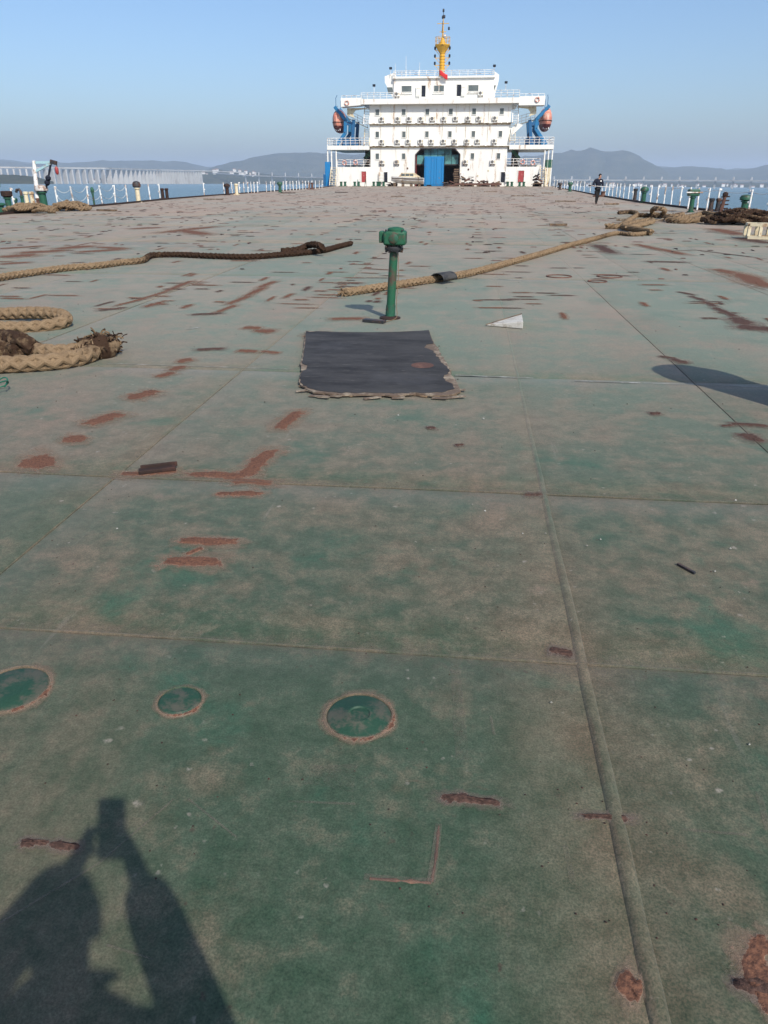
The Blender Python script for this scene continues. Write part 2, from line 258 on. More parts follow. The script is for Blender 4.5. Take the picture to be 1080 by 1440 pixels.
# ------------------------------------------------------------------ mesh helpers
class MB:
    def __init__(s): s.v = []; s.f = []; s.a = []
    def add(s, vs, fs, fade=1.0):
        o = len(s.v); s.v += [Vector(p) for p in vs]; s.f += [tuple(i+o for i in f) for f in fs]
        s.a += list(fade) if isinstance(fade, (list, tuple)) else [fade]*len(vs)
        return s
    def box(s, a, b):
        x0, y0, z0 = a; x1, y1, z1 = b
        return s.add([(x0,y0,z0),(x1,y0,z0),(x1,y1,z0),(x0,y1,z0),(x0,y0,z1),(x1,y0,z1),(x1,y1,z1),(x0,y1,z1)],
                     [(0,3,2,1),(4,5,6,7),(0,1,5,4),(1,2,6,5),(2,3,7,6),(3,0,4,7)])
    def beam(s, p, q, wd, ht, upv=(0,0,1)):          # box between two points
        p, q = Vector(p), Vector(q); d = (q-p).normalized(); u = Vector(upv)
        if abs(d.dot(u)) > 0.99: u = Vector((0,1,0))
        x = d.cross(u).normalized(); z = x.cross(d)
        vs = []
        for e in (p, q):
            for sx, sz in ((-1,-1),(1,-1),(1,1),(-1,1)): vs.append(e + x*sx*wd/2 + z*sz*ht/2)
        return s.add(vs, [(0,1,2,3),(7,6,5,4),(0,4,5,1),(1,5,6,2),(2,6,7,3),(3,7,4,0)])
    def cyl(s, p, q, r0, r1=None, n=10, caps=True):
        p, q = Vector(p), Vector(q); r1 = r0 if r1 is None else r1; d = (q-p).normalized()
        x = d.orthogonal().normalized(); y = d.cross(x); vs = []
        for e, r in ((p, r0), (q, r1)):
            for i in range(n):
                a = 2*math.pi*i/n; vs.append(e + (x*math.cos(a)+y*math.sin(a))*r)
        fs = [(i, (i+1)%n, n+(i+1)%n, n+i) for i in range(n)]
        if caps: fs += [tuple(range(n-1, -1, -1)), tuple(range(n, 2*n))]
        return s.add(vs, fs)
    def lathe(s, prof, c=(0,0,0), n=16, ax=None, fade=1.0):
        c = Vector(c); q = Vector((0,0,1)).rotation_difference(Vector(ax)) if ax else Quaternion()
        vs = []; fs = []
        for r, z in prof:
            for i in range(n):
                a = 2*math.pi*i/n; vs.append(c + q @ Vector((r*math.cos(a), r*math.sin(a), z)))
        for k in range(len(prof)-1):
            for i in range(n): fs.append((k*n+i, k*n+(i+1)%n, (k+1)*n+(i+1)%n, (k+1)*n+i))
        if prof[0][0] > 1e-6: fs.append(tuple(range(n-1, -1, -1)))
        if prof[-1][0] > 1e-6: fs.append(tuple((len(prof)-1)*n+i for i in range(n)))
        return s.add(vs, fs, fade)
    def tube(s, path, r, n=6, fades=None, caps=True):
        path = [Vector(p) for p in path]; N = len(path); vs = []; fd = []; ref = None
        for i, p in enumerate(path):
            d = (path[min(i+1, N-1)]-path[max(i-1, 0)])
            d = d.normalized() if d.length > 1e-9 else Vector((0,0,1))
            if ref is None: ref = d.orthogonal().normalized()
            ref = (ref - d*ref.dot(d)); ref = ref.normalized() if ref.length > 1e-6 else d.orthogonal().normalized()
            y = d.cross(ref); rr = r[i] if isinstance(r, (list, tuple)) else r
            for k in range(n):
                a = 2*math.pi*k/n; vs.append(p + (ref*math.cos(a)+y*math.sin(a))*rr)
                fd.append(fades[i] if fades else 1.0)
        fs = [(i*n+k, i*n+(k+1)%n, (i+1)*n+(k+1)%n, (i+1)*n+k) for i in range(N-1) for k in range(n)]
        if caps: fs += [tuple(range(n-1, -1, -1)), tuple((N-1)*n+k for k in range(n))]
        return s.add(vs, fs, fd)
    def prism(s, poly, axis, lo, hi):                # poly in the two other axes, extruded along axis (0,1,2)
        n = len(poly); vs = []
        for t in (lo, hi):
            for a, b in poly:
                vs.append({0:(t,a,b), 1:(a,t,b), 2:(a,b,t)}[axis])
        return s.add(vs, [tuple(range(n-1,-1,-1)), tuple(range(n,2*n))] + [(i,(i+1)%n,n+(i+1)%n,n+i) for i in range(n)])
    def build(s, name, mat, parent=None, smooth=True, bevel=0.0, local=False, recalc=True):
        me = bpy.data.meshes.new(name)
        off = Vector((0,0,0))
        if parent is not None and not local: off = world_loc(parent)
        me.from_pydata([tuple(v-off) for v in s.v], [], s.f)
        if any(x != 1.0 for x in s.a):
            at = me.attributes.new('fade', 'FLOAT', 'POINT'); at.data.foreach_set('value', [float(x) for x in s.a])
        if recalc:
            bm = bmesh.new(); bm.from_mesh(me); bmesh.ops.recalc_face_normals(bm, faces=bm.faces); bm.to_mesh(me); bm.free()
        me.materials.append(MATS[mat])
        if smooth:
            me.polygons.foreach_set('use_smooth', [True]*len(me.polygons)); me.set_sharp_from_angle(angle=R(38))
        o = bpy.data.objects.new(name, me); COL.objects.link(o)
        if parent is not None: o.parent = parent
        if bevel > 0:
            bv = o.modifiers.new('bevel', 'BEVEL'); bv.width = bevel; bv.segments = 2; bv.limit_method = 'ANGLE'; bv.angle_limit = R(40)
        return o
def world_loc(o):
    p = Vector(o.location)
    while o.parent: o = o.parent; p += Vector(o.location)
    return p
def tag(o, label=None, cat=None, group=None, kind=None):
    if label: o['label'] = label
    if cat: o['category'] = cat
    if group: o['group'] = group
    if kind: o['kind'] = kind
    return o
def empty(name, loc, label=None, cat=None, group=None, rz=0.0):
    o = bpy.data.objects.new(name, None); COL.objects.link(o); o.location = loc; o.rotation_euler = (0,0,rz); o.empty_display_size = 0.2
    return tag(o, label, cat, group)
def copy_tree(o, parent=None):
    c = o.copy(); COL.objects.link(c); c.parent = parent
    for ch in list(o.children): copy_tree(ch, c)
    return c
def smoothpath(pts, step):
    pts = [Vector(p) for p in pts]; out = []
    P = [pts[0]*2-pts[1]] + pts + [pts[-1]*2-pts[-2]]
    for i in range(1, len(P)-2):
        a, b, c, d = P[i-1:i+3]; n = max(2, int((c-b).length/step))
        for k in range(n):
            t = k/n
            out.append(0.5*((2*b)+(c-a)*t+(2*a-5*b+4*c-d)*t*t+(3*b-a-3*c+d)*t*t*t))
    out.append(pts[-1]); return out
def nz(p, s=1.0): return noise.noise(Vector(p)*s)
# ------------------------------------------------------------------ sea, hills, bridges (the ship is trimmed a little against the horizon)
HZ = [(100, 254.5), (950, 260.5)]
def hpy(x): return HZ[0][1] + (x-HZ[0][0])*(HZ[1][1]-HZ[0][1])/(HZ[1][0]-HZ[0][0])
NS = ray(*HZ[1]).cross(ray(*HZ[0])).normalized()
if NS.z < 0: NS = -NS
HC = 8.0
SEA0 = CAM - NS*HC
def LP(px, dist, height):               # point at given distance in the direction of a pixel column, height above sea
    d = ray(px, hpy(px)).normalized(); d = (d - NS*d.dot(NS)).normalized()
    return SEA0 + d*dist + NS*height
def LH(px, py, dist):                   # height above the sea of a pixel at that distance
    r = ray(px, py).normalized(); el = math.asin(r.dot(NS)); return HC + dist*math.tan(el)
ex = RT - NS*RT.dot(NS); ex.normalize(); ey = NS.cross(ex)
m = MB(); N = 24
xs = [-14000+28000*i/N for i in range(N+1)]; ys = [-4000+17000*i/N for i in range(N+1)]
m.add([SEA0+ex*x+ey*y for y in ys for x in xs], [(j*(N+1)+i, j*(N+1)+i+1, (j+1)*(N+1)+i+1, (j+1)*(N+1)+i) for j in range(N) for i in range(N)])
tag(m.build('sea', 'sea_water', smooth=False), kind='structure')
def hill(name, prof, dist, depth, rough=0.10, nu=110, nv=14):
    m = MB(); x0, x1 = prof[0][0], prof[-1][0]; vs = []
    for j in range(nv+1):
        v = j/nv*1.5
        for i in range(nu+1):
            px = x0+(x1-x0)*i/nu
            for (a, ya), (b, yb) in zip(prof, prof[1:]):
                if a <= px <= b: t = (px-a)/(b-a); t = t*t*(3-2*t)*0.5+t*0.5; py = ya+(yb-ya)*t; break
            hr = LH(px, py, dist+depth)
            sh = math.sin(min(v, 1)*math.pi/2)**1.15 if v <= 1 else math.cos((v-1)*math.pi)
            q = Vector((px*0.05, v*2.2, dist*0.001))
            h = max(hr, 0)*sh*(1+rough*(noise.fractal(q, 1.0, 2.0, 5))*(1 if v < 0.95 else 0.35)) + (-6 if v == 0 else 0)
            vs.append(LP(px, dist+depth*v, h))
    m.add(vs, [(j*(nu+1)+i, j*(nu+1)+i+1, (j+1)*(nu+1)+i+1, (j+1)*(nu+1)+i) for j in range(nv) for i in range(nu)])
    return tag(m.build(name, 'wooded_hill'), kind='structure')
hill('far_hills', [(-260,236),(-120,226),(0,224),(60,230),(120,229),(200,229),(300,235),(420,232),(600,234),(760,228),(900,232),(960,236),(1020,238),(1100,234),(1300,226)], 9200, 1500)
hill('hill', [(-240,225),(-60,222),(10,226),(45,231),(95,229),(150,227),(210,225.5),(262,228),(300,236),(330,248),(345,256)], 7600, 1400)
hill('hill', [(262,256),(285,241),(305,234),(330,228),(370,219),(400,216),(440,215),(480,217),(560,222),(640,230),(700,226),(740,220),(780,216),(800,212),(825,211),(850,213),(872,212),(890,218),(905,226),(925,236),(945,247),(965,258)], 6200, 1300)
hill('hill', [(880,256),(900,244),(930,236),(965,234),(990,235),(1020,239),(1045,238),(1080,231),(1140,222),(1300,215)], 6900, 1300)
hill('peninsula', [(120,256),(150,249),(178,246),(205,245),(235,243),(262,242),(290,240),(320,240),(350,243),(400,247),(440,249),(470,251),(500,256)], 3900, 700, 0.2)
hill('shore', [(-120,247),(-30,245),(20,246),(50,249),(75,255)], 2350, 260, 0.2, 50)
hill('shore', [(690,256),(760,255),(860,256),(960,256),(1080,257),(1200,257),(1300,256)], 4300, 700, 0.25)
def viaduct(name, label, line, piers, slab, up, ddx):
    root = empty(name, LP(piers[0], line[0][2], 0), label, 'bridge')
    def at(px):
        for (a, ya, da), (b, yb, db) in zip(line, line[1:]):
            if a <= px <= b: t = (px-a)/(b-a); return ya+(yb-ya)*t, da+(db-da)*t
    m = MB(); pts = []
    px = line[0][0]
    while px <= line[-1][0]:
        y, d = at(px); pts.append(LP(px, d, LH(px, y, d))); px += 4
    for k, (a, b) in enumerate(zip(pts, pts[1:])): m.beam(a, b+(b-a)*0.02, 12, 2.8+0.01*(k % 2), NS)
    dk = m.build('bridge_deck', 'concrete_far', root, smooth=False)
    m = MB()
    for a, b in zip(pts, pts[1:]): m.beam(a+NS*2.1, b+NS*2.1, 11, 0.9, NS)
    m.build('parapet', 'concrete_far', dk, smooth=False)
    for px in piers:
        y, d = at(px); top = LP(px, d, LH(px, y-up, d)); bot = LP(px, d, -4)
        y2, d2 = at(min(px+3, line[-1][0])); dirv = LP(min(px+3, line[-1][0]), d2, 0)-LP(px, d, 0)
        if dirv.length < 1: dirv = ex.copy()
        dirv = (dirv-NS*dirv.dot(NS)).normalized(); sd = dirv.cross(NS)
        mb = MB(); w1, w0 = slab[0]*0.5, slab[0]*0.62
        vs = []
        for c, wd in ((bot, w0), (top if up else top-NS*3.4, w1*(0.55 if up else 1))):
            for sx, sy_ in ((-1,-1),(1,-1),(1,1),(-1,1)): vs.append(c+sd*sx*wd+dirv*sy_*slab[1]/2)
        mb.add(vs, [(0,1,2,3),(7,6,5,4),(0,4,5,1),(1,5,6,2),(2,6,7,3),(3,7,4,0)])
        mb.build('pier', 'concrete_far', root, smooth=False)
px = -14; pl = []
while px < 285:
    pl.append(px); px += 8.9 if px < 140 else max(3.6, 8.9-(px-140)*0.06)
viaduct('viaduct', 'long pale concrete viaduct on tall wall piers in front of the wooded hill', [(-24,235.5,2600),(60,236.2,2600),(150,237,2750),(230,239.3,3300),(300,240.8,3650),(345,243,3900)], pl, (15, 4.5), 0, 0)
px = 346; pl = []
while px < 1120: pl.append(px); px += 18.5 if px < 470 else 25.2
viaduct('pylon_bridge', 'low pale bridge whose slim pylons rise above its road deck', [(300,243.5,4150),(346,247,3750),(460,250.3,3300),(780,253.3,2700),(1080,254.6,2500),(1140,255,2450)], pl, (5, 4.0), 5.6, 0)
hm = {}
def house(px, py, dist, wd, ht, dp, lab, grp, tower=False):
    base = LP(px, dist, LH(px, py, dist)); o = empty('shore_building', base, lab, 'building', grp)
    key = (round(wd), round(ht), tower)
    if key not in hm:
        a = MB().box((-wd/2,-dp/2,-6),(wd/2,dp/2,ht)).build('wall', 'house_far', o, smooth=False, local=True)
        if tower: r = MB().box((-wd/2-.5,-dp/2-.5,ht+.01),(wd/2+.5,dp/2+.5,ht+1.2))
        else: r = MB().prism([(-dp/2-1, ht+.01), (dp/2+1, ht+.01), (0, ht+dp*0.35)], 0, -wd/2-1, wd/2+1)
        b = r.build('roof', 'roof_far' if not tower else 'house_far', o, smooth=False, local=True); hm[key] = (a, b)
    else:
        for q in hm[key]: c = q.copy(); COL.objects.link(c); c.parent = o
rs = random.Random(3)
for i in range(24):
    px = rs.uniform(285, 360); house(px, 240.6+abs(px-318)*0.07+rs.uniform(-1.5, 4.5), 4250, rs.choice((8, 11, 15)), rs.choice((5, 8)), 9, 'small pale house on the wooded peninsula where the viaduct lands', 'houses on the peninsula')
for i in range(26):
    px = rs.uniform(128, 235); house(px, 254.6+rs.uniform(-1.2, .6), 3850, rs.choice((9, 14, 20)), rs.choice((4, 6)), 9, 'low pale waterside shed at the foot of the viaduct', 'waterside sheds under the viaduct')
for i in range(40):
    px = rs.uniform(790, 1090); house(px, hpy(px)+2.2+rs.uniform(-3.0, .2), 4350, rs.choice((7, 11, 16)), rs.choice((4, 7)), 9, 'pale waterfront building on the low shore behind the pylon bridge', 'waterfront buildings behind the pylon bridge')
# ------------------------------------------------------------------ deck
EL = [(-40,-9),(-24,-15),(0,-20),(38,-21.5),(48,-21.9),(58,-22.9),(70,-23.3),(100,-23.0),(120,-23.0),(143,-24.6),(176,-24.6)]
ER = [(-40,1),(-24,7),(0,12.2),(35,12.55),(46,11.6),(55,11.15),(75,11.35),(100,12.3),(120,12.9),(143,14.0),(176,14.0)]
def edge(tab, y):
    for (a, xa), (b, xb) in zip(tab, tab[1:]):
        if a <= y <= b: return xa+(xb-xa)*(y-a)/(b-a)
    return tab[-1][1]
deck = empty('deck', (0,0,0)); tag(deck, kind='structure')
hull = MB(); yk = sorted(set([a for a, _ in EL]+[a for a, _ in ER])); vs = []
for y in yk:
    vs += [(edge(EL,y),y,-0.03),(edge(ER,y),y,-0.03),(edge(ER,y)-0.5,y,-9.5),(edge(EL,y)+0.5,y,-9.5)]
fs = [(k*4+i, k*4+(i+1)%4, k*4+4+(i+1)%4, k*4+4+i) for k in range(len(yk)-1) for i in range(4)]+[(3,2,1,0),tuple(len(vs)-4+i for i in range(4))]
hull.add(vs, fs)
tag(hull.build('ship_hull', 'hull_paint', smooth=False), 'long dark hull of the deck ship under the green deck', 'hull')
SX = [-24.3+2.47*i-0.0 for i in range(0, 20)]
SX = [round(0.47+2.47*k, 3) for k in range(-10, 6)]
SXr = sorted(SX + [1.95]); SXr.remove(2.94)
SY = [-7.25, -0.4, 2.26, 3.83, 6.45, 13.3, 20.15, 27.0, 33.85, 40.7]
def wav(x, y): return 0.0035*nz((x*0.55, y*0.45, 0.3)) + 0.0015*nz((x*1.7, y*1.5, 4.0))
rp = random.Random(11)
for j in range(len(SY)-1):
    cols = SXr if SY[j] < 13 else SX
    for i in range(len(cols)-1):
        x0, x1, y0, y1 = cols[i], cols[i+1], SY[j], SY[j+1]
        if x1 < edge(EL, y0)+0.1 or x0 > edge(ER, y0)-0.1: continue
        x0 = max(x0, edge(EL, y0)); x1 = min(x1, edge(ER, y0))
        # skip plates far out of sight
        g = 0.0022
        inner = 0.016
        def ticks(a, b, n): return [a+g, a+inner]+[a+(b-a)*k/n for k in range(1, n)]+[b-inner, b-g]
        near = y0 < 14 and -9 < x0 < 7
        tx = ticks(x0, x1, 8 if near else 3); ty = ticks(y0, y1, max(3, int((y1-y0)/(0.3 if near else 1.4))))
        dz = rp.uniform(-0.0012, 0.0012); vs = []
        for b, yy in enumerate(ty):
            for a, xx in enumerate(tx):
                ed = -0.0045 if (a in (0, len(tx)-1) or b in (0, len(ty)-1)) else 0.0
                vs.append((xx, yy, wav(xx, yy)+dz+ed))
        n = len(tx)
        mb = MB().add(vs, [(b*n+a, b*n+a+1, (b+1)*n+a+1, (b+1)*n+a) for b in range(len(ty)-1) for a in range(n-1)])
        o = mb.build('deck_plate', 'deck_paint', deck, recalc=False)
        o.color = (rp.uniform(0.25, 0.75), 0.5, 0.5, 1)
# the far plating, where plates can no longer be told apart, and the backing under the joints
m = MB(); yy = [40.7]+[45+5*k for k in range(27)]; vs = []; nx = 24
for y in yy:
    for k in range(nx+1):
        x = edge(EL,y)+(edge(ER,y)-edge(EL,y))*k/nx; vs.append((x, y, wav(x,y)))
m.add(vs, [(j*(nx+1)+i, j*(nx+1)+i+1, (j+1)*(nx+1)+i+1, (j+1)*(nx+1)+i) for j in range(len(yy)-1) for i in range(nx)])
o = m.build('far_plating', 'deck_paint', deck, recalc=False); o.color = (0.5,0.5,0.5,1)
# weld beads
m = MB(); path = []; k = 0.4
while k < 40: path.append((0.468+0.006*nz((k*1.3,0,0)), k, -0.0155+wav(0.47,k))); k += 0.06 if k < 8 else 0.4
rad = [max(0.019, 0.0275-0.0018*max(0, p[1]-1.5))*(1+0.06*nz((p[1]*6,1,2))) for p in path]
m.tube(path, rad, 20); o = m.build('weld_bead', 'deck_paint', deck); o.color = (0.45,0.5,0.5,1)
for x in (1.95, -2.0, -4.47, 4.42):
    m = MB(); path = []; k = 2.3
    while k < 26: path.append((x+0.006*nz((k*1.1,x,0)), k, -0.001+wav(x,k))); k += 0.12
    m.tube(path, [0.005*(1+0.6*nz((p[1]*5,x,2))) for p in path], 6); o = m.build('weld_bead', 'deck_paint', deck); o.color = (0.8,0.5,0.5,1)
for y, xa, xb in ((2.26,-1.9,3.0),(3.83,-3.5,3.4)):
    m = MB(); path = []; k = xa
    while k < xb: path.append((k, y+0.008*nz((k*1.4,y,0)), 0.0+wav(k,y))); k += 0.07
    m.tube(path, [0.0065*(1+0.7*nz((p[0]*6,y,2))) for p in path], 6); o = m.build('weld_bead', 'deck_paint', deck); o.color = (0.62,0.5,0.5,1)
    m = MB(); vs = []; fd = []; n = int((xb-xa)/.06)
    for k in range(n+1):
        x = xa+(xb-xa)*k/n; w_ = .045*(1+.6*nz((x*1.7,y,5)))
        for q, f_ in ((-2.2,-.2),(-1,.30),(0,.50),(1,.30),(2.6,-.2)): vs.append((x, y+q*w_, wav(x,y+q*w_)+.0035+(.007 if q == 0 else 0))); fd.append(f_)
    m.add(vs, [(k*5+i,k*5+i+1,k*5+6+i,k*5+5+i) for k in range(n) for i in range(4)], fd); m.build('dust_band', 'dust_film', deck, recalc=True)
def strip(name, a, b, wd, mat, z=0.0055, seg=0.12, fade=1.0):
    a, b = Vector(a), Vector(b); d = (b-a); L = d.length; d.normalize(); s = Vector((-d.y, d.x, 0)); n = max(2, int(L/seg)); vs = []
    for k in range(n+1):
        p = a+d*L*k/n; ww = wd*(0.55+0.75*abs(nz((p.x*4, p.y*4, wd*90)))+0.2)
        vs += [(p.x-s.x*ww/2, p.y-s.y*ww/2, wav(p.x,p.y)+z), (p.x+s.x*ww/2, p.y+s.y*ww/2, wav(p.x,p.y)+z)]
    return MB().add(vs, [(2*k, 2*k+1, 2*k+3, 2*k+2) for k in range(n)], fade).build(name, mat, deck, recalc=False)
for p, q, wd in (((150,512),(412,520),.012),((640,528.5),(750,532.5),.022),((808,536.5),(900,539.5),.024),((905,539.5),(1080,545),.010),((640,391),(672,392.5),.03),((690,392.5),(735,394),.035),((985,343),(1010,344.5),.06),((1045,399),(1080,408),.05),((262,464),(282,460.5),.02)):
    strip('painted_line', G(*p), G(*q), wd, 'line_white')
for p, q in (((0,1300),(140,1215)),((140,1215),(245,1125)),((265,1125),(332,1178)),((150,1330),(215,1350))):
    strip('scratch', G(*p), G(*q), 0.006, 'dust_film', 0.004, 0.02, 0.62)
# rust scars where lashing lugs were cut off
def scar_mesh(seed, kind, core=0.30):
    rr = random.Random(seed); n = 18; rings = []
    m = MB(); vs = [(0,0,0.0065)]; fd = [1.0]
    prof = [(0.33, 0.0065, 1.0), (0.70, 0.0062, 0.95), (0.95, 0.0056, 0.66), (1.30, 0.0052, 0.46), (1.95, 0.0045, 0.26), (2.9, 0.0042, -0.25)]
    ph = rr.uniform(0, 9)
    for q, z, f in prof:
        for i in range(n):
            a = 2*math.pi*i/n; ca, sa = math.cos(a), math.sin(a)
            e = 0.55 if kind == 'bar' else 0.85
            x = math.copysign(abs(ca)**e, ca); y = math.copysign(abs(sa)**e, sa)
            jit = 1+0.55*nz((ca*2+ph, sa*2, seed*1.7))+0.10*rr.uniform(-1, 1)
            hy = 0.5*q*jit; hx = 0.5*(1+(q-1)*0.34 if q > 0.6 else q*1.25)*(1+0.07*rr.uniform(-1,1))
            vs.append((x*hx, y*hy, z+(rr.uniform(0, 0.003) if f > 0.9 else 0))); fd.append(f)
    fs = [(0, 1+i, 1+(i+1)%n) for i in range(n)]
    for k in range(len(prof)-1):
        for i in range(n): fs.append((1+k*n+i, 1+k*n+(i+1)%n, 1+(k+1)*n+(i+1)%n, 1+(k+1)*n+i))
    m.add(vs, [tuple(reversed(f)) for f in fs], fd)
    me_o = m.build('rust_scar', 'rust_scar', None); return me_o
SC = [scar_mesh(s, 'bar') for s in range(5)] + [scar_mesh(20+s, 'blob') for s in range(3)]
SCD = []
for o in SC:
    me = o.data.copy(); me.materials.clear(); me.materials.append(MATS['rust_scar_dark']); SCD.append(me)
SCM = [o.data for o in SC]
for o in SC: bpy.data.objects.remove(o)
rsr = random.Random(5)
def scar(a, b, wd, blob=False, dark=False, zs=1.0, name='rust_scar'):
    a, b = Vector(a), Vector(b); d = b-a; c = (a+b)/2
    me = (SCD if dark else SCM)[rsr.choice((5,6,7)) if blob else rsr.choice((0,1,2,3,4))]
    o = bpy.data.objects.new(name, me); COL.objects.link(o); o.parent = deck
    o.location = (c.x, c.y, wav(c.x, c.y)+rsr.uniform(0, .0012)); o.rotation_euler = (0,0,math.atan2(d.y, d.x)); o.scale = (d.length, wd*1.15, zs)
    return o
for (x0,y0,x1,y1,wd,kind) in [
 (124,598,170,582,.13,''),(183,562,217,550,.12,''),(222,531,243,525,.09,''),(240,522,258,516,.08,''),(252,511,268,505,.08,'b'),(88,622,120,615,.12,'b'),(28,656,78,648,.19,'b'),
 (172,668,248,663,.07,''),(265,668,350,671,.085,''),(325,677,386,680,.065,''),(344,672,381,634,.09,''),(308,695,370,695,.05,''),(252,762,331,764,.062,''),(230,791,310,792,.085,''),(262,782,285,772,.03,'h'),
 (392,604,421,579,.09,''),(276,493,314,491,.07,'d'),(343,461,366,462,.12,''),(360,465,385,467,.14,'b'),(335,494,362,495,.09,''),(368,495,392,497,.07,''),(466,449,512,448,.12,''),(430,474,470,470,.16,'b'),
 (738,697,762,696,.04,'d'),(772,915,805,921,.035,'d'),(622,1121,702,1131,.024,'d'),(818,1150,884,1153,.020,'d'),(30,1186,72,1188,.018,'d'),(70,1189,112,1193,.02,'d'),(868,1380,902,1397,.05,''),
 (1030,1386,1086,1392,.03,'d'),(1048,1372,1076,1318,.035,''),(1050,1385,1090,1380,.11,'b'),(914,583,929,582,.05,'d'),(1028,597,1080,600,.05,'d'),(1044,611,1070,622,.08,'d'),(928,502,950,505,.05,'d'),(946,506,966,512,.07,'d'),
 (955,411,975,415,.10,'d'),(972,417,990,423,.10,'d'),(990,425,1006,431,.12,'d'),(1004,433,1024,441,.14,'d'),(1020,440,1036,446,.12,'d'),(1034,447,1050,457,.16,'d'),(1045,458,1062,464,.18,'d'),(1056,462,1084,462,.22,'d'),
 (1008,379,1050,389,.32,''),(1040,386,1082,404,.40,''),(1060,398,1090,402,.3,'b'),(896,344,930,352,.26,''),(925,350,962,358,.28,''),(838,345,862,356,.3,'d'),(912,368,963,369,.16,'d'),(905,297,940,296,.7,''),
 (1005,322,1040,330,.6,''),(1040,335,1080,342,.5,'d'),(980,352,1060,362,.10,'d'),(775,377,797,377,.09,'d'),(808,377,820,377,.09,'d'),(700,455,720,452,.1,'b'),
 (0,362,50,358,.55,'b'),(30,356,90,352,.5,''),(80,350,130,346,.5,''),(110,355,170,351,.4,''),(0,350,60,346,.3,''),(140,348,176,350,.4,''),(0,372,40,369,.3,''),
 (185,322,225,320,.5,''),(228,327,300,319,.45,''),(255,324,290,330,.6,''),(140,437,175,433,.12,'d'),(165,430,205,420,.10,''),(195,422,235,410,.10,''),(232,410,268,396,.12,''),(205,432,228,425,.12,''),
 (270,443,312,441,.12,'d'),(305,440,330,430,.10,''),(322,428,350,417,.13,''),(345,417,372,405,.13,''),(365,405,386,396,.14,''),(100,370,118,369,.1,'d'),(510,378,548,380,.10,''),(508,384,532,385,.08,''),
 (30,1190,50,1189,.02,'d'),(600,603,612,602,.04,'d'),(640,627,652,626,.03,'d'),(1015,600,1030,599,.03,'d')]:
    o = scar(G(x0,y0), G(x1,y1), wd*(.7 if wd > .24 else .62 if y0 < 448 and wd < .16 else 1), 'b' in kind, 'd' in kind)
# scatter over the working area: rows of short dashes
def keep(x, y):
    for px0,py0,px1,py1 in ((400,440,690,580),):
        a, b = G(px0,py1), G(px1,py0)
        if a.x-0.4 < x < b.x+0.2 and a.y < y < b.y: return False
    return True
dash = []
for i in range(5200):
    y = 9.5*math.exp(rsr.random()*math.log(136/9.5)); x = rsr.uniform(max(edge(EL,y)+1, -2.0-0.62*y), min(edge(ER,y)-1, 0.40*y+1.5))
    band = 0.35+0.65*(0.5+nz((x*0.22, y*0.10, 2.0)))
    band *= 0.20 if y < 18 else (0.42 if y < 30 else 0.8)
    if rsr.random() > band*0.95 or not keep(x, y): continue
    if rsr.random() < 0.68: x = x if rsr.random() < .35 else round(x/2.47)*2.47+.47+rsr.choice((-.3,0,.35))+rsr.gauss(0,.07); ang = rsr.gauss(0, .04); L = rsr.uniform(.10, .42)
    else: x = x if rsr.random() < .4 else round(x/1.235)*1.235+rsr.uniform(-.08,.08); ang = math.pi/2+rsr.gauss(0, .05); L = rsr.uniform(.10, .45)
    if y > 138 or y < 9: continue
    wd = rsr.uniform(.03, .07)*(1+y/60.0)
    dash.append((x, y, L*(1+y/160.0), wd, ang, rsr.random() < 0.42))
dash.sort(key=lambda d: -d[2]*d[3]/(d[1]**3))
for (x, y, L, wd, ang, dk) in dash[:205]:
    d = Vector((math.cos(ang), math.sin(ang), 0))*L/2; scar(Vector((x,y,0))-d, Vector((x,y,0))+d, wd*.8, False, dk)
for nm, mat, flag in (('rust_scars', 'rust', False), ('dark_rust_scars', 'dark_rust', True)):
    m = MB()
    for (x, y, L, wd, ang, dk) in dash[205:]:
        if dk != flag: continue
        c, s_ = math.cos(ang), math.sin(ang); n = 10; vs = []
        for q, z in ((1.0, .005), (.6, .016)):
            for i in range(n):
                a = 2*math.pi*i/n; ux = math.copysign(abs(math.cos(a))**.45, math.cos(a))*L/2*q*rsr.uniform(.85,1.1); uy = math.copysign(abs(math.sin(a))**.6, math.sin(a))*wd/2*q*rsr.uniform(.6,1.25)
                vs.append((x+ux*c-uy*s_, y+ux*s_+uy*c, z+wav(x,y)))
        m.add(vs, [(i,(i+1)%n,n+(i+1)%n,n+i) for i in range(n)]+[tuple(range(n,2*n))])
    tag(m.build(nm, mat, deck), kind='stuff')
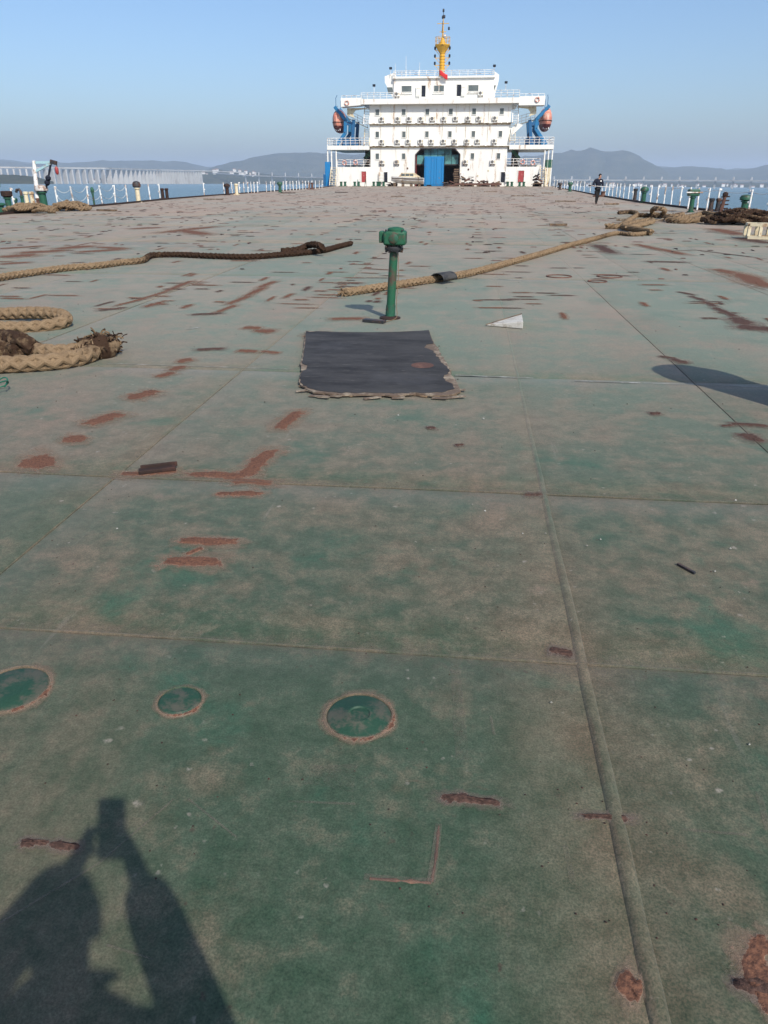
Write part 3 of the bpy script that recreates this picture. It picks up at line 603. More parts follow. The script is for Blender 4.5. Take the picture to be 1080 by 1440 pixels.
# round plugs and rusty rings
def plug(px, py, r, boss):
    c = G(px, py); p = MB().lathe([(0,.010),(r*.28,.010),(r*.32,.0145) if boss else (r*.36,.010),(r*.40,.0145) if boss else (r*.44,.010),(r*.46,.0095),(r*.84,.0095),(r*.93,.004)], c, 40).build('deck_plug', 'plug_green', deck)
    p.color = (0.08,0.5,0.5,1)
    m = MB(); pts = []; rr = []
    for k in range(49):
        a = 2*math.pi*k/48; q = r*(1.0+0.03*nz((math.cos(a)*2+px, math.sin(a)*2, 0)))
        pts.append((c.x+q*math.cos(a), c.y+q*math.sin(a), .002)); rr.append(r*.05*(1+.35*nz((math.cos(a)*4, math.sin(a)*4+px, 3))))
    o = m.tube(pts, rr, 8).build('rim', 'deck_paint', None); o.parent = p; o.color = (0.95,0.5,0.5,1)
    m = MB(); vs = []; fd = []
    for k in range(41):
        a = 2*math.pi*k/40; w_ = .7+.5*nz((math.cos(a)*1.5+px, math.sin(a)*1.5, 7)); lo = .25*max(0, math.cos(a+.6))
        for q, f_, z_ in ((.90,-.1,.0080),(.97,.30+lo,.0085),(1.03,.44+lo,.0080),(1.0+.14*w_,.30+lo*.6,.0048),(1.0+.40*w_,-.3,.0042)): vs.append((c.x+q*r*math.cos(a), c.y+q*r*math.sin(a), z_)); fd.append(f_)
    m.add(vs, [(k*5+i,k*5+i+1,k*5+6+i,k*5+5+i) for k in range(40) for i in range(4)], fd); o = m.build('rust_rim', 'rust_scar', None); o.parent = p
plug(505, 1008, .112, True); plug(253, 987, .076, False); plug(18, 970, .125, False)
for px, py, r in ((786,389,.21),(857,389,.21),(840,396,.15)):
    c = G(px,py); MB().tube([(c.x+r*math.cos(2*math.pi*k/32), c.y+r*math.sin(2*math.pi*k/32), .002) for k in range(33)], .016, 6).build('rust_ring', 'rust', deck)
for pts, wd, fd_ in (([(512,1234),(560,1238),(608,1241)],.022,.55),([(606,1242),(612,1205),(617,1160)],.020,.60),([(640,935),(645,1000),(650,1070)],.045,.30),([(690,1008),(695,1035)],.010,.5),([(1066,1115),(1080,1170)],.02,.4),([(795,1190),(806,1245)],.014,.35),([(405,1128),(500,1132)],.010,.5),([(430,1090),(500,1095)],.10,.30),([(960,1168),(1050,1176)],.010,.5)):
    for p, q in zip(pts, pts[1:]): strip('weld_remnant', G(*p), G(*q), wd, 'dust_film', .0042, .02, fd_)
for pts in ([(520,1236),(570,1239.5),(606,1242)],[(607,1241),(613,1205),(617,1162)]):
    pp = smoothpath([G(x,y,-.002) for x,y in pts], .012); MB().tube(pp, [max(.0005,.0045*(1+1.1*nz((k*.55,pts[0][0],0)))) for k in range(len(pp))], 6).build('weld_remnant', 'rust', deck)
# waterway bar along both edges
for tab, s_ in ((EL, 1), (ER, -1)):
    m = MB(); ys = [28+4*k for k in range(30)]
    for a, b in zip(ys, ys[1:]): m.beam((edge(tab,a)+s_*.05, a, .05), (edge(tab,b)+s_*.05, b+.01, .05), .05, .12)
    m.build('gutter_bar', 'dark_rust', deck, smooth=False)
# ------------------------------------------------------------------ the superstructure at the stern
YS = 143.0
def Z(zx, zy, Y=YS): return PL(440+zx/3.0, zy/3.0, Y)          # enlarged-crop pixel -> point on the front plane
def sx(zx, Y=YS, zy=620): return Z(zx, zy, Y).x
def sz(zy, Y=YS): return Z(540, zy, Y).z
X0, X1 = sx(243), sx(822)
ship = empty('ship_superstructure', ((X0+X1)/2, YS, 0), 'white multi-storey superstructure with wheelhouse and open garage bay across the stern', 'superstructure')
def part(mb, name, mat='white_paint', parent=None, **k): return mb.build(name, mat, parent or ship, **k)
z1, z2, z3 = sz(617), sz(522), sz(437)
ox0, ox1, oz = sx(434), sx(622), sz(627)
D = YS+13
ch = 0.9
# ground storey: two blocks, lintel, bay
part(MB().box((X0,YS,0),(ox0,D,z1)), 'wall', smooth=False)
part(MB().box((ox1,YS,0),(X1,D,z1)), 'wall', smooth=False)
part(MB().prism([(ox0,z1-.002),(ox0,oz-ch),(ox0+ch,oz),(ox1-ch,oz),(ox1,oz-ch),(ox1,z1-.002)], 1, YS+.004, D-.1), 'lintel', smooth=False)
part(MB().box((ox0,D-.3,0),(ox1,D-.1,oz)), 'bay_back_wall', 'dark_metal', smooth=False)
part(MB().box((ox0+.02,YS+.3,0.004),(ox0+.10,D-.4,oz-1.0)), 'bay_side', 'red_paint', smooth=False)
part(MB().box((ox1-.10,YS+.3,0.004),(ox1-.02,D-.4,oz-1.0)), 'bay_side', 'dark_metal', smooth=False)
m = MB()
for a, b in (((ox0,0),(ox0,oz-ch)),((ox0,oz-ch),(ox0+ch,oz)),((ox0+ch,oz),(ox1-ch,oz)),((ox1-ch,oz),(ox1,oz-ch)),((ox1,oz-ch),(ox1,0))):
    m.beam((a[0],YS-.05,a[1]),(b[0],YS-.05,b[1]),.14,.14,(0,1,0))
part(m, 'bay_frame', 'dark_metal', smooth=False)
for k in range(6):                                            # glazed curtain hanging in the bay
    xa = ox0+.2+(ox1-ox0-.4)*k/6; xb = ox0+.2+(ox1-ox0-.4)*(k+1)/6-.08
    part(MB().box((xa,YS+.75,sz(692)),(xb,YS+.81,oz-.05-(0.9 if k in (0,5) else 0))), 'curtain_panel', 'teal_tarp', smooth=False)
part(MB().box((ox0+.12,YS+.7,sz(697)),(ox1-.12,YS+.9,sz(692)-.004)), 'curtain_beam', 'dark_metal', smooth=False)
# upper storeys and ledges
U0, U1 = sx(240), sx(828)
part(MB().box((U0,YS-.02,z1+.12),(U1,D,z2)), 'wall', smooth=False)
part(MB().box((U0,YS-.02,z2+.12),(U1,D,z3)), 'wall', smooth=False)
for z, a, b in ((z1, U0, U1), (z2, U0, U1)):
    l = part(MB().box((a-.15,YS-.45,z),(b+.15,D,z+.118)), 'ledge', smooth=False)
    m = MB()
    for k in range(34):
        x = random.uniform(a, b); m.box((x, YS-.456, z-.0), (x+random.uniform(.15,.9), YS-.451, z+random.uniform(.05,.11)))
    part(m, 'rust_stain', 'rust', l, smooth=False, local=False)
    m = MB().box((a, YS-.062, z-.22), (b, YS-.03, z-.003)); part(m, 'trim', 'cream_paint', smooth=False)
# cable runs down the front
for zx, ya, yb in ((285,437,617),(395,437,600),(405,500,640),(470,437,520),(545,440,617),(600,440,560),(640,500,700),(655,440,520),(735,440,600),(285,620,700),(350,620,680),(640,620,690),(760,620,690)):
    part(MB().cyl((sx(zx),YS-.09,sz(ya)),(sx(zx)+random.uniform(-.2,.2),YS-.09,sz(yb)),.022,n=6), 'cable_run', 'cream_paint')
def window(x0, y0, x1, y1, yp, mull=False, parent=None):
    a, b = sx(x0, yp, (y0+y1)/2), sx(x1, yp, (y0+y1)/2); t, bt = sz(y0, yp), sz(y1, yp)
    m = MB(); f = .09
    m.box((a-f,yp-.10,bt-f),(b+f,yp,bt)); m.box((a-f,yp-.10,t),(b+f,yp,t+f)); m.box((a-f,yp-.098,bt),(a,yp,t)); m.box((b,yp-.098,bt),(b+f,yp,t))
    if mull: m.box(((a+b)/2-.05,yp-.09,bt),((a+b)/2+.05,yp,t))
    o = part(m, 'window', smooth=False)
    part(MB().box((a,yp-.035,bt),(b,yp-.005,t)), 'pane', 'window_glass', o, smooth=False)
    if mull is not None and x1-x0 > 25: part(MB().box((a-.2,yp-.22,bt-.3),(b+.2,yp-.105,bt-.2)), 'sill', 'rail_white', o, smooth=False)
    return o
for zx in (272,383,483,582,680,797): window(zx-8, 459, zx+8, 484, YS-.02)
for zx in (272,384,481,578,677,791): window(zx-7, 554, zx+7, 579, YS-.02)
for zx in (272,383,673,783): window(zx-7, 647, zx+7, 671, YS)
def door(x0, y0, x1, y1, yp, leaf=None, colour=None):
    a, b = sx(x0, yp, y0), sx(x1, yp, y0); t, bt = sz(y0, yp), sz(y1, yp); m = MB(); f = .10
    m.box((a-f,yp-.10,t),(b+f,yp,t+f)); m.box((a-f,yp-.098,bt),(a,yp,t)); m.box((b,yp-.098,bt),(b+f,yp,t))
    o = part(m, 'door_frame', smooth=False)
    part(MB().box((a,yp-.03,bt),(b,yp-.006,t)), 'doorway' if not colour else 'door', colour or 'lamp_dark', o, smooth=False)
    if colour:
        for k in range(3): part(MB().box((b-.12,yp-.06,bt+(t-bt)*(.2+.3*k)),(b-.02,yp-.031,bt+(t-bt)*(.2+.3*k)+.1)), 'hinge', 'dark_metal', o, smooth=False)
    if leaf:
        la, lb = sx(leaf[0], yp, y0), sx(leaf[1], yp, y0)
        l = part(MB().box((la,yp-.36,bt+.02),(lb,yp-.30,t-.02)), 'door', smooth=False, bevel=.02)
        for k in range(3): part(MB().box((la+.1,yp-.375,bt+(t-bt)*(.1+.3*k)),(lb-.1,yp-.362,bt+(t-bt)*(.1+.3*k)+.06)), 'stiffener', 'cream_paint', l, smooth=False)
door(300,726,315,769,YS,(278,297)); door(794,726,811,769,YS,(813,830))
# bridge deck, wings, wheelhouse
zb0, zb1 = sz(437), sz(412)
YB = YS-1.1
part(MB().box((sx(203,YB,425),YB,sz(437,YB)),(sx(870,YB,425),D,sz(414,YB))), 'bridge_deck', smooth=False)
for a, b, s_ in ((117,203,0),(870,980,1)):
    xa, xb = sx(a, YB, 425), sx(b, YB, 425)
    bw = part(MB().prism([(xa, sz(447,YB)), (xb, sz(447 if s_ else 440,YB)), (xb, sz(408,YB)+.001), (xa, sz(409,YB))], 1, YB+.1, YB+2.9), 'bridge_wing', smooth=False)
for s_ in (0, 1):                                             # gussets under the wings
    f = (lambda v: v) if not s_ else (lambda v: 1085-v)
    pts = [(f(140),450),(f(243),450),(f(215),455),(f(175),460),(f(165),475),(f(172),492),(f(140),480)]
    part(MB().prism([(sx(a,YB,b), sz(b,YB)) for a, b in pts], 1, YB+1.2, YB+1.35), 'wing_gusset', 'cream_paint', smooth=False)
YW = YS+1.5
wx0, wx1 = sx(341,YW,370), sx(764,YW,370)
zr = sz(330,YW)
part(MB().box((wx0,YW,sz(414,YB)-.01),(wx1,D-3,zr)), 'wheelhouse', smooth=False)
for (a, b, s_) in ((341,303,-1),(764,785,1)):                # flared wheelhouse sides
    xa = sx(a,YW,370); xt = sx(b,YW,320)
    part(MB().prism([(xa-s_*.02, sz(413,YW)), (xa+s_*.15, sz(410,YW)), (xt, sz(345,YW)), (xt+s_*0.05, sz(318,YW)), (xa-s_*.02, sz(303,YW))], 1, YW+.35, D-4), 'wheelhouse_side', smooth=False)
part(MB().box((wx0-.1,YW-.35,zr+.002),(wx1+.1,D-3,zr+.30)), 'roof', smooth=False)
part(MB().prism([(sx(746,YW,388),sz(390,YW)),(sx(762,YW,388),sz(390,YW)),(sx(773,YW,362),sz(362,YW)),(sx(753,YW,362),sz(362,YW))],1,YW+.28,YW+.33), 'side_window', 'window_glass', smooth=False)
part(MB().prism([(sx(318,YW,388),sz(392,YW)),(sx(338,YW,388),sz(392,YW)),(sx(334,YW,362),sz(365,YW)),(sx(311,YW,362),sz(365,YW))],1,YW+.28,YW+.33), 'side_window', 'window_glass', smooth=False)
for a, b in ((375,416),(511,553),(656,698)): window(a, 361, b, 386, YW, mull=(a == 511))
door(459,360,476,407,YW,(437,455)); door(608,358,626,406,YW,(628,647))
def railing(p, q, h, n, bars=3, r=.038, mat='rail_white', parent=None):
    p, q = Vector(p), Vector(q); m = MB()
    for k in range(bars): m.cyl(p+Vector((0,0,h*(k+1)/bars)), q+Vector((0,0,h*(k+1)/bars)), r, n=6)
    o = part(m, 'railing', mat, parent)
    for k in range(n+1):
        c = p.lerp(q, k/n); part(MB().cyl(c, c+Vector((0,0,h)), r*1.15, n=6), 'post', mat, o)
    return o
railing((wx0,YW-.25,zr+.30),(wx1-.3,YW-.25,zr+.30), sz(298,YW)-zr-.30, 12)
railing((sx(203,YB,400),YB+.1,sz(414,YB)),(sx(338,YB,400),YB+.1,sz(414,YB)), sz(388,YB)-sz(414,YB), 5)
railing((sx(768,YB,400),YB+.1,sz(414,YB)),(sx(872,YB,400),YB+.1,sz(414,YB)), sz(383,YB)-sz(414,YB), 4)
for a, b in ((120,203),(872,978)): railing((sx(a,YB,405),YB+.3,sz(409,YB)),(sx(b,YB,405),YB+.3,sz(409,YB)), .35, 4, 1)
# boat decks with railing, posts, the low side houses below
LX0, LX1, RX0, RX1 = sx(62), sx(240), sx(828), sx(1015)
zd0, zd1 = sz(631), sz(613)
for a, b, nm in ((LX0, LX1-.01, 0), (RX0+.01, RX1, 1)):
    part(MB().box((a,YS-.5,zd0),(b,D+6,zd1)), 'boat_deck', smooth=False)
    railing((a+.06,YS-.42,zd1),(b-.06,YS-.42,zd1), sz(581)-zd1, 9)
    xo = a+.08 if not nm else b-.08
    railing((xo,YS-.3,zd1),(xo,D+6,zd1), sz(581)-zd1, 9)
    part(MB().box((a+.5,D+3,0),(b-.5,D+3.2,sz(690))), 'after_bulwark', smooth=False)
hl0, hl1, hr0, hr1 = sx(102), sx(243), sx(819), sx(963)
zh = sz(704)
part(MB().box((hl0,YS-.1,0),(hl1-.01,YS+3.2,zh)), 'side_house', smooth=False)
part(MB().box((hr0+.01,YS-.1,0),(hr1,YS+3.2,zh)), 'side_house', smooth=False)
railing((hl0,YS,zh),(hl1-.1,YS,zh), sz(673)-zh, 5); railing((hr0+.1,YS,zh),(hr1,YS,zh), sz(670)-zh, 5)
door(205,723,225,769,YS-.1,None,'red_paint'); door(867,720,892,769,YS-.1,None,'red_paint')
for a in (62, 78, 98, 980, 996, 1012): part(MB().cyl((sx(a),YS-.2,0),(sx(a),YS-.2,zd0),.13,n=8), 'deck_post')
for (a,ya,b,yb,mt) in ((205,668,238,634,'vent_green'),(195,704,214,668,'rail_white'),(845,634,880,668,'vent_green'),(870,668,888,704,'rail_white')):
    part(MB().beam((sx(a),YS+3.6,sz(ya)),(sx(b),YS+3.6,sz(yb)),.55,.35,(0,1,0)), 'brace', mt, smooth=False)
for k, (a, b) in enumerate(((206,238),(848,875))): part(MB().box((sx(a),YS+4.4,zh),(sx(b),YS+7,zd0-.02)), 'winch_house', 'dark_metal', smooth=False)
# stairs at the outer ends
def stair(zx0, zx1, y0, y1, n, yp, mat, rise):
    a, b = sx(zx0), sx(zx1); za, zb = sz(y0), sz(y1)
    m = MB(); m.beam((a,yp,zb),(a,yp+rise,za),.10,.28); m.beam((b,yp,zb),(b,yp+rise,za),.10,.28); o = part(m, 'stair', mat, smooth=False)
    for k in range(n):
        t = (k+.5)/n; part(MB().box((a+.05,yp+rise*t-.12,zb+(za-zb)*t-.03),(b-.05,yp+rise*t+.12,zb+(za-zb)*t+.03)), 'tread', mat, o, smooth=False)
stair(75,99,702,784,9,YS-2.2,'cream_paint',2.2); stair(966,988,702,784,9,YS-2.2,'cream_paint',2.2)
stair(217,240,448,524,11,YS-.6,'rail_white',1.6); stair(834,858,442,522,11,YS-.6,'rail_white',1.6)
stair(217,240,540,612,8,YS-.6,'cream_paint',1.6); stair(828,850,524,600,8,YS-.6,'cream_paint',1.6)
part(MB().box((sx(50),YS-.4,0),(sx(72),YS+1.6,sz(682))), 'end_cabinet', 'blue_paint', smooth=False, bevel=.05)
part(MB().box((sx(44),YS-.9,0),(sx(52),YS+1.0,sz(735))), 'end_cabinet', 'davit_blue', smooth=False, bevel=.05)
part(MB().prism([(sx(990),0),(sx(1004),0),(sx(1015),sz(708)),(sx(988),sz(708))],1,YS-.3,YS+1.4), 'end_flare', 'cream_paint', smooth=False)
part(MB().box((sx(988),YS-.32,sz(708)+.003),(sx(1015),YS+1.4,sz(675))), 'end_flare', 'vent_green', smooth=False)
for s_ in (0, 1):                                             # gangways to the lifeboats
    f = (lambda v: v) if not s_ else (lambda v: 1085-v)
    p, q = Z(f(150),500,YS+2), Z(f(232),540,YS+2)
    if s_: p, q = Z(f(150),506,YS+2), Z(f(225),528,YS+2)
    g = part(MB().beam(p, q, 1.0, .12), 'gangway', 'cream_paint', smooth=False); railing(p+Vector((0,-.5,0)), q+Vector((0,-.5,0)), 1.25, 4, 3, .035, 'rail_white', g)
part(MB().prism([(sx(a),sz(b)) for a, b in ((828,545),(858,522),(880,530),(850,560),(836,575))],1,YS-.1,YS+1), 'corner_flare', smooth=False)
# mooring pipes, name boards, small stains on the front
for zx, zy in ((375,745),(640,740),(400,710),(660,715),(700,742),(720,765),(745,720)):
    part(MB().box((sx(zx)-.12,YS-.06,sz(zy)-.14),(sx(zx)+.14,YS-.01,sz(zy)+.14)), 'wall_fitting', 'rust' if zx in (400,660) else 'cream_paint', smooth=False)
part(MB().box((sx(626),YS-.16,sz(752)),(sx(643),YS-.01,sz(730))), 'fuse_box', 'rail_white', smooth=False, bevel=.02)
# mast
mx = sx(544,YW+4,300); MYY = YW+4
def mz(y): return sz(y, MYY)
mast = empty('mast', (mx, MYY, zr+.3), 'yellow signal mast with platform and lamp arms on the wheelhouse roof', 'mast')
MB().cyl((mx,MYY,zr+.3),(mx,MYY,mz(192)),.50,.42,12).build('column', 'yellow_paint', mast)
for k in range(9):
    z = zr+1.0+k*(mz(200)-zr-1)/9; MB().lathe([(.46,0),(.54,.02),(.54,.08),(.46,.1)],(mx,MYY,z),12).build('band', 'yellow_paint', mast)
pf = MB().lathe([(.45,-1.2),(1.25,-.05),(1.3,0),(1.3,.1),(0,.1)],(mx,MYY,mz(192)),16).build('platform', 'yellow_paint', mast)
zt = mz(192)+.1
m = MB()
for k in range(12):
    a = 2*math.pi*k/12; m.cyl((mx+1.25*math.cos(a),MYY+1.25*math.sin(a),zt),(mx+1.25*math.cos(a),MYY+1.25*math.sin(a),zt+1.1),.03,n=5)
for h in (.55, 1.1): m.tube([(mx+1.25*math.cos(2*math.pi*k/16),MYY+1.25*math.sin(2*math.pi*k/16),zt+h) for k in range(17)],.03,5)
m.build('platform_railing', 'yellow_paint', pf)
MB().cyl((mx,MYY,zt),(mx,MYY,mz(158)),.62,.2,10).build('cone', 'yellow_paint', mast)
MB().cyl((mx,MYY,mz(158)),(mx,MYY,mz(75)),.13,.07,8).build('topmast', 'yellow_paint', mast)
MB().cyl((mx,MYY,mz(75)),(mx,MYY,mz(52)),.06,.04,6).build('pole_tip', 'dark_metal', mast)
MB().cyl((mx-.15,MYY-.2,mz(140)),(mx-.05,MYY-.2,mz(90)),.05,n=6).build('conduit', 'dark_metal', mast)
for y, hw in ((212,1.25),(245,1.25),(276,1.25),(135,.55),(100,1.0),(160,.9)):
    a = MB().beam((mx-hw,MYY-.1,mz(y)),(mx+hw,MYY-.1,mz(y)),.09,.09); a = a.build('arm', 'yellow_paint', mast, smooth=False)
    if y > 200:
        for s_ in (-1, 1):
            MB().lathe([(.06,0),(.17,.05),(.17,.42),(.1,.5)],(mx+s_*hw,MYY-.1,mz(y)+.045),8).build('signal_lamp', 'lamp_dark', a)
            MB().beam((mx+s_*.5,MYY-.1,mz(y)-.7),(mx+s_*hw*.9,MYY-.1,mz(y)-.05),.07,.07).build('strut', 'yellow_paint', a, smooth=False)
for y, dx in ((52,0),(78,.18),(80,-.1),(128,1.0)):
    MB().lathe([(.05,0),(.16,.05),(.16,.4),(.08,.5)],(mx+dx,MYY,mz(y)),8).build('top_lamp', 'lamp_dark', mast)
MB().lathe([(0,0),(.25,.02),(.25,.3),(0,.34)],(mx+.3,MYY-.2,mz(155)),10).build('radar_drum', 'rail_white', mast)
m = MB(); p0 = Vector((sx(536,YW-.4,312),YW-.45,sz(310,YW)))
for (zx, ht) in ((393,235),(348,265),(450,262)):
    a = Vector((sx(zx,YW,300),YW-.2,zr+.3)); o = empty('whip_antenna', a, 'thin white whip antenna on the wheelhouse roof rail', 'antenna', 'whip antennas')
    MB().cyl(a, (a.x, a.y, sz(ht,YW)), .045, .02, 6).build('whip', 'rail_white', o); MB().cyl(a, a+Vector((0,0,.9)), .08, n=8).build('mount', 'rail_white', o)
# flag
fx = sx(533,YW,312); fl = empty('flag', (fx, YW-.6, zr+.2), 'red flag hanging from the wheelhouse roof below the mast', 'flag')
MB().cyl((fx,YW-.6,zr-.3),(fx+.05,YW-.6,zr+1.25),.03,n=6).build('staff', 'dark_metal', fl)
m = MB(); vs = []
for i in range(9):
    for j in range(6):
        u, v = i/8, j/5; vs.append((fx+.08+u*1.35, YW-.6+.12*math.sin(u*6+v*2), zr+1.15-v*.75-u*.75+.06*math.sin(u*7)))
m.add(vs, [(i*6+j,(i+1)*6+j,(i+1)*6+j+1,i*6+j+1) for i in range(8) for j in range(5)])
f_ = m.build('cloth', 'flag_red', fl); sd = f_.modifiers.new('solid', 'SOLIDIFY'); sd.thickness = .01
# lamps and bits on the wheelhouse
for zx, zy, yp in ((328,300,YW),(765,296,YW),(258,372,YB+.3),(814,366,YB+.3)):
    b = Vector((sx(zx,yp,zy), yp, sz(zy+16,yp))); o = empty('floodlight', b, 'small dark floodlight on a stalk beside the wheelhouse', 'floodlight', 'floodlights beside the wheelhouse')
    MB().cyl(b, b+Vector((0,0,.9)), .04, n=6).build('stalk', 'rail_white', o); MB().box(b+Vector((-.24,-.15,.9)), b+Vector((.24,.15,1.25))).build('lamp_head', 'lamp_dark', o, smooth=False, bevel=.04)
# air conditioners
def ac():
    o = empty('air_conditioner', (0,0,0))
    MB().box((-.42,-.36,.28),(.42,-.04,.92)).build('casing', 'white_paint', o, smooth=False, bevel=.02)
    MB().lathe([(.24,0),(.24,.03),(.19,.035),(.19,.008),(0,.008)],(-.10,-.361,.60),14,(0,-1,0)).build('fan_grille', 'grille', o)
    MB().box((.20,-.366,.42),(.38,-.361,.80)).build('side_grille', 'cream_paint', o, smooth=False)
    for s_ in (-.3, .3): MB().prism([(-.36,.26),(0,.26),(0,-.02),(-.05,-.02)],0,s_-.03,s_+.03).build('bracket', 'rust', o, smooth=False)
    return o
acs = []; proto = ac()
def put_ac(zx, zyb, yp, lab, grp):
    o = proto if not acs else copy_tree(proto); acs.append(o); o.location = (sx(zx, yp, zyb), yp-.035, sz(zyb, yp)); tag(o, lab, 'air conditioner', grp)
    o.rotation_euler = (0,0,0); o.scale = (1.05,1,1.05)
for kk, zx in enumerate((292,360,407,457,505,553,602,655,700,768)): put_ac(zx, 518, YS-.02, 'white air conditioner on the top storey, %s from the blue cabinet end' % ORD[kk], 'air conditioners of the top storey')
for kk, zx in enumerate((292,358,403,455,500,551,598,650,695,765)): put_ac(zx, 613, YS-.02, 'white air conditioner on the middle storey, %s from the blue cabinet end' % ORD[kk], 'air conditioners of the middle storey')
for zx, q in ((293,'above the open door next to the motorboat'),(355,'above the motorboat'),(643,'beside the crate stack'),(758,'above the door beyond the scrap heaps')): put_ac(zx, 700, YS, 'white air conditioner on the ground storey '+q, 'air conditioners of the ground storey')
for zx, q in ((356,'blue cabinet'),(708,'green flare')): put_ac(zx, 413, YW, 'white air conditioner against the wheelhouse on the %s side' % q, 'air conditioners by the wheelhouse')
# lifebuoys
def buoy(zx, zy, yp, lab, grp):
    c = Vector((sx(zx,yp,zy), yp, sz(zy,yp))); o = empty('lifebuoy', c-Vector((0,0,.38)), lab, 'lifebuoy', grp)
    def arc(a0, a1): return [(c.x+.33*math.cos(a0+(a1-a0)*k/6), c.y, c.z+.33*math.sin(a0+(a1-a0)*k/6)) for k in range(7)]
    for k in range(4):
        MB().tube(arc(k*math.pi/2+.35, (k+1)*math.pi/2-.05), .085, 8).build('ring_segment', 'boat_orange', o)
        MB().tube(arc((k+1)*math.pi/2-.05, (k+1)*math.pi/2+.35), .092, 8).build('white_band', 'rail_white', o)
for zx, zy, lab in ((143,430,'lifebuoy on the bridge wing on the blue cabinet side'),(947,424,'lifebuoy on the bridge wing on the green flare side')): buoy(zx, zy, YB-.02, lab, 'lifebuoys on the bridge wings')
for zx, zy, lab in ((133,686,'outer lifebuoy on the side house railing next to the blue cabinet'),(180,685,'inner lifebuoy on the side house railing toward the small motorboat'),(885,684,'inner lifebuoy on the side house railing above a red door'),(928,687,'outer lifebuoy on the side house railing next to the green flare')): buoy(zx, zy, YS-.2, lab, 'lifebuoys on the side railings')
# davits and lifeboats
for s_ in (0, 1):
    f = (lambda v: v) if not s_ else (lambda v: 1085-v)
    side = 'beside the blue end cabinet' if not s_ else 'beside the green end flare'
    dv = empty('lifeboat_davit', Z(f(150),612,YS+3), 'blue lifeboat davit on the boat deck ' + side, 'davit', 'lifeboat davits')
    for yo in (1.2, 6.4):
        Yp = YS+yo; pts = [(88,449),(133,505),(132,560),(98,609)] if not s_ else [(85,444),(137,500),(142,542),(100,607)]
        P = [Z(f(a), b, YS) for a, b in pts]; P = [Vector((p.x, Yp, p.z)) for p in P]
        for a, b in zip(P, P[1:]): MB().beam(a-(b-a)*.03, b+(b-a)*.03, .55, .52, (0,1,0)).build('davit_arm', 'davit_arm_blue', dv, smooth=False, bevel=.06)
        q0, q1 = Z(f(168),503,YS), Z(f(162),611,YS); MB().beam((q0.x,Yp+.01,q0.z),(q1.x,Yp+.01,q1.z),.55,.5,(0,1,0)).build('davit_post', 'davit_blue', dv, smooth=False, bevel=.06)
        q0, q1 = Z(f(128),520,YS), Z(f(170),520,YS); MB().beam((q0.x,Yp+.02,q0.z),(q1.x,Yp+.02,q1.z),.5,.4,(0,1,0)).build('cross_piece', 'davit_blue', dv, smooth=False)
        q0 = Z(f(92),440,YS); MB().tube([(q0.x,Yp,q0.z-.4),(q0.x,Yp,q0.z+1.0),(q0.x+(.25 if not s_ else -.1),Yp,q0.z+1.5)],.05,6).build('guide_horn', 'davit_blue', dv)
    q0, q1 = Z(f(118),604,YS), Z(f(185),590,YS); MB().box((min(q0.x,q1.x),YS+1.9,zd1+.002),(max(q0.x,q1.x),YS+5.8,zd1+1.1)).build('winch', 'davit_blue', dv, smooth=False, bevel=.1)
    c = Z(97 if not s_ else 989, 507 if not s_ else 499, YS); c = Vector((c.x, YS+4.0, c.z))
    lb = empty('lifeboat', c, 'faded orange enclosed lifeboat with dark keel in the davit ' + side, 'lifeboat', 'lifeboats in their davits')
    def sect(z0, z1, nm, mat, grow=0.0):
        m = MB(); nv, nu = 10, 20; vs = []
        for j in range(nv+1):
            zz = z0+(z1-z0)*j/nv; k = math.sqrt(max(0.0, 1-abs(zz)**2.3))
            for i in range(nu):
                a = 2*math.pi*i/nu; vs.append((c.x+(1.08+grow)*k*math.copysign(abs(math.cos(a))**.8, math.cos(a)), c.y+(3.6+grow)*k**.8*math.sin(a), c.z+zz*1.88))
        m.add(vs, [(j*nu+i, j*nu+(i+1)%nu, (j+1)*nu+(i+1)%nu, (j+1)*nu+i) for j in range(nv) for i in range(nu)]+[tuple(range(nu-1,-1,-1)), tuple(nv*nu+i for i in range(nu))])
        return m.build(nm, mat, lb)
    sect(-1, -.42, 'keel_hull', 'boat_maroon'); sect(-.42, .99, 'canopy', 'boat_orange'); sect(-.16, -.11, 'rubbing_strip', 'dark_rust', .06)
    MB().lathe([(.30,0),(.30,.08),(.24,.1),(0,.1)],(c.x,c.y-3.15,c.z+.7),12,(0,-1,0)).build('hatch', 'boat_maroon', lb)
    for k in range(4): MB().box((c.x-.5+.3*k,c.y-2.6,c.z-1.55),(c.x-.38+.3*k,c.y-2.25,c.z-1.25)).build('bracket', 'rail_white', lb, smooth=False)
    MB().cyl((c.x,c.y-2.4,c.z+1.4),(c.x,c.y-2.4,c.z+2.3),.05,n=6).build('fall_wire', 'dark_metal', lb)
# blue container in the bay, crates, small boat, scrap on the deck in front
bx = empty('blue_container', (sx(511,YS-.6), YS-.5, 0), 'tall blue steel container standing in the garage bay mouth', 'container')
a, b, t = sx(470,YS-.7,700), sx(552,YS-.7,700), sz(660,YS-.7)
MB().box((a,YS-.7,.05),(b,YS+1.6,t)).build('body', 'blue_paint', bx, smooth=False)
for k in range(2): MB().box((a+.06+(b-a-.12)*k/2+.02,YS-.76,.25),(a+.06+(b-a-.12)*(k+1)/2-.02,YS-.702,t-.1)).build('door', 'blue_paint', bx, smooth=False, bevel=.015)
for k in range(4): MB().cyl((a+.3+(b-a-.6)*k/3,YS-.80,.3),(a+.3+(b-a-.6)*k/3,YS-.80,t-.15),.03,n=6).build('lock_rod', 'blue_paint', bx)
MB().box((a+.5,YS-.765,.06),(a+1.3,YS-.70,.24)).build('fork_pocket', 'lamp_dark', bx, smooth=False)
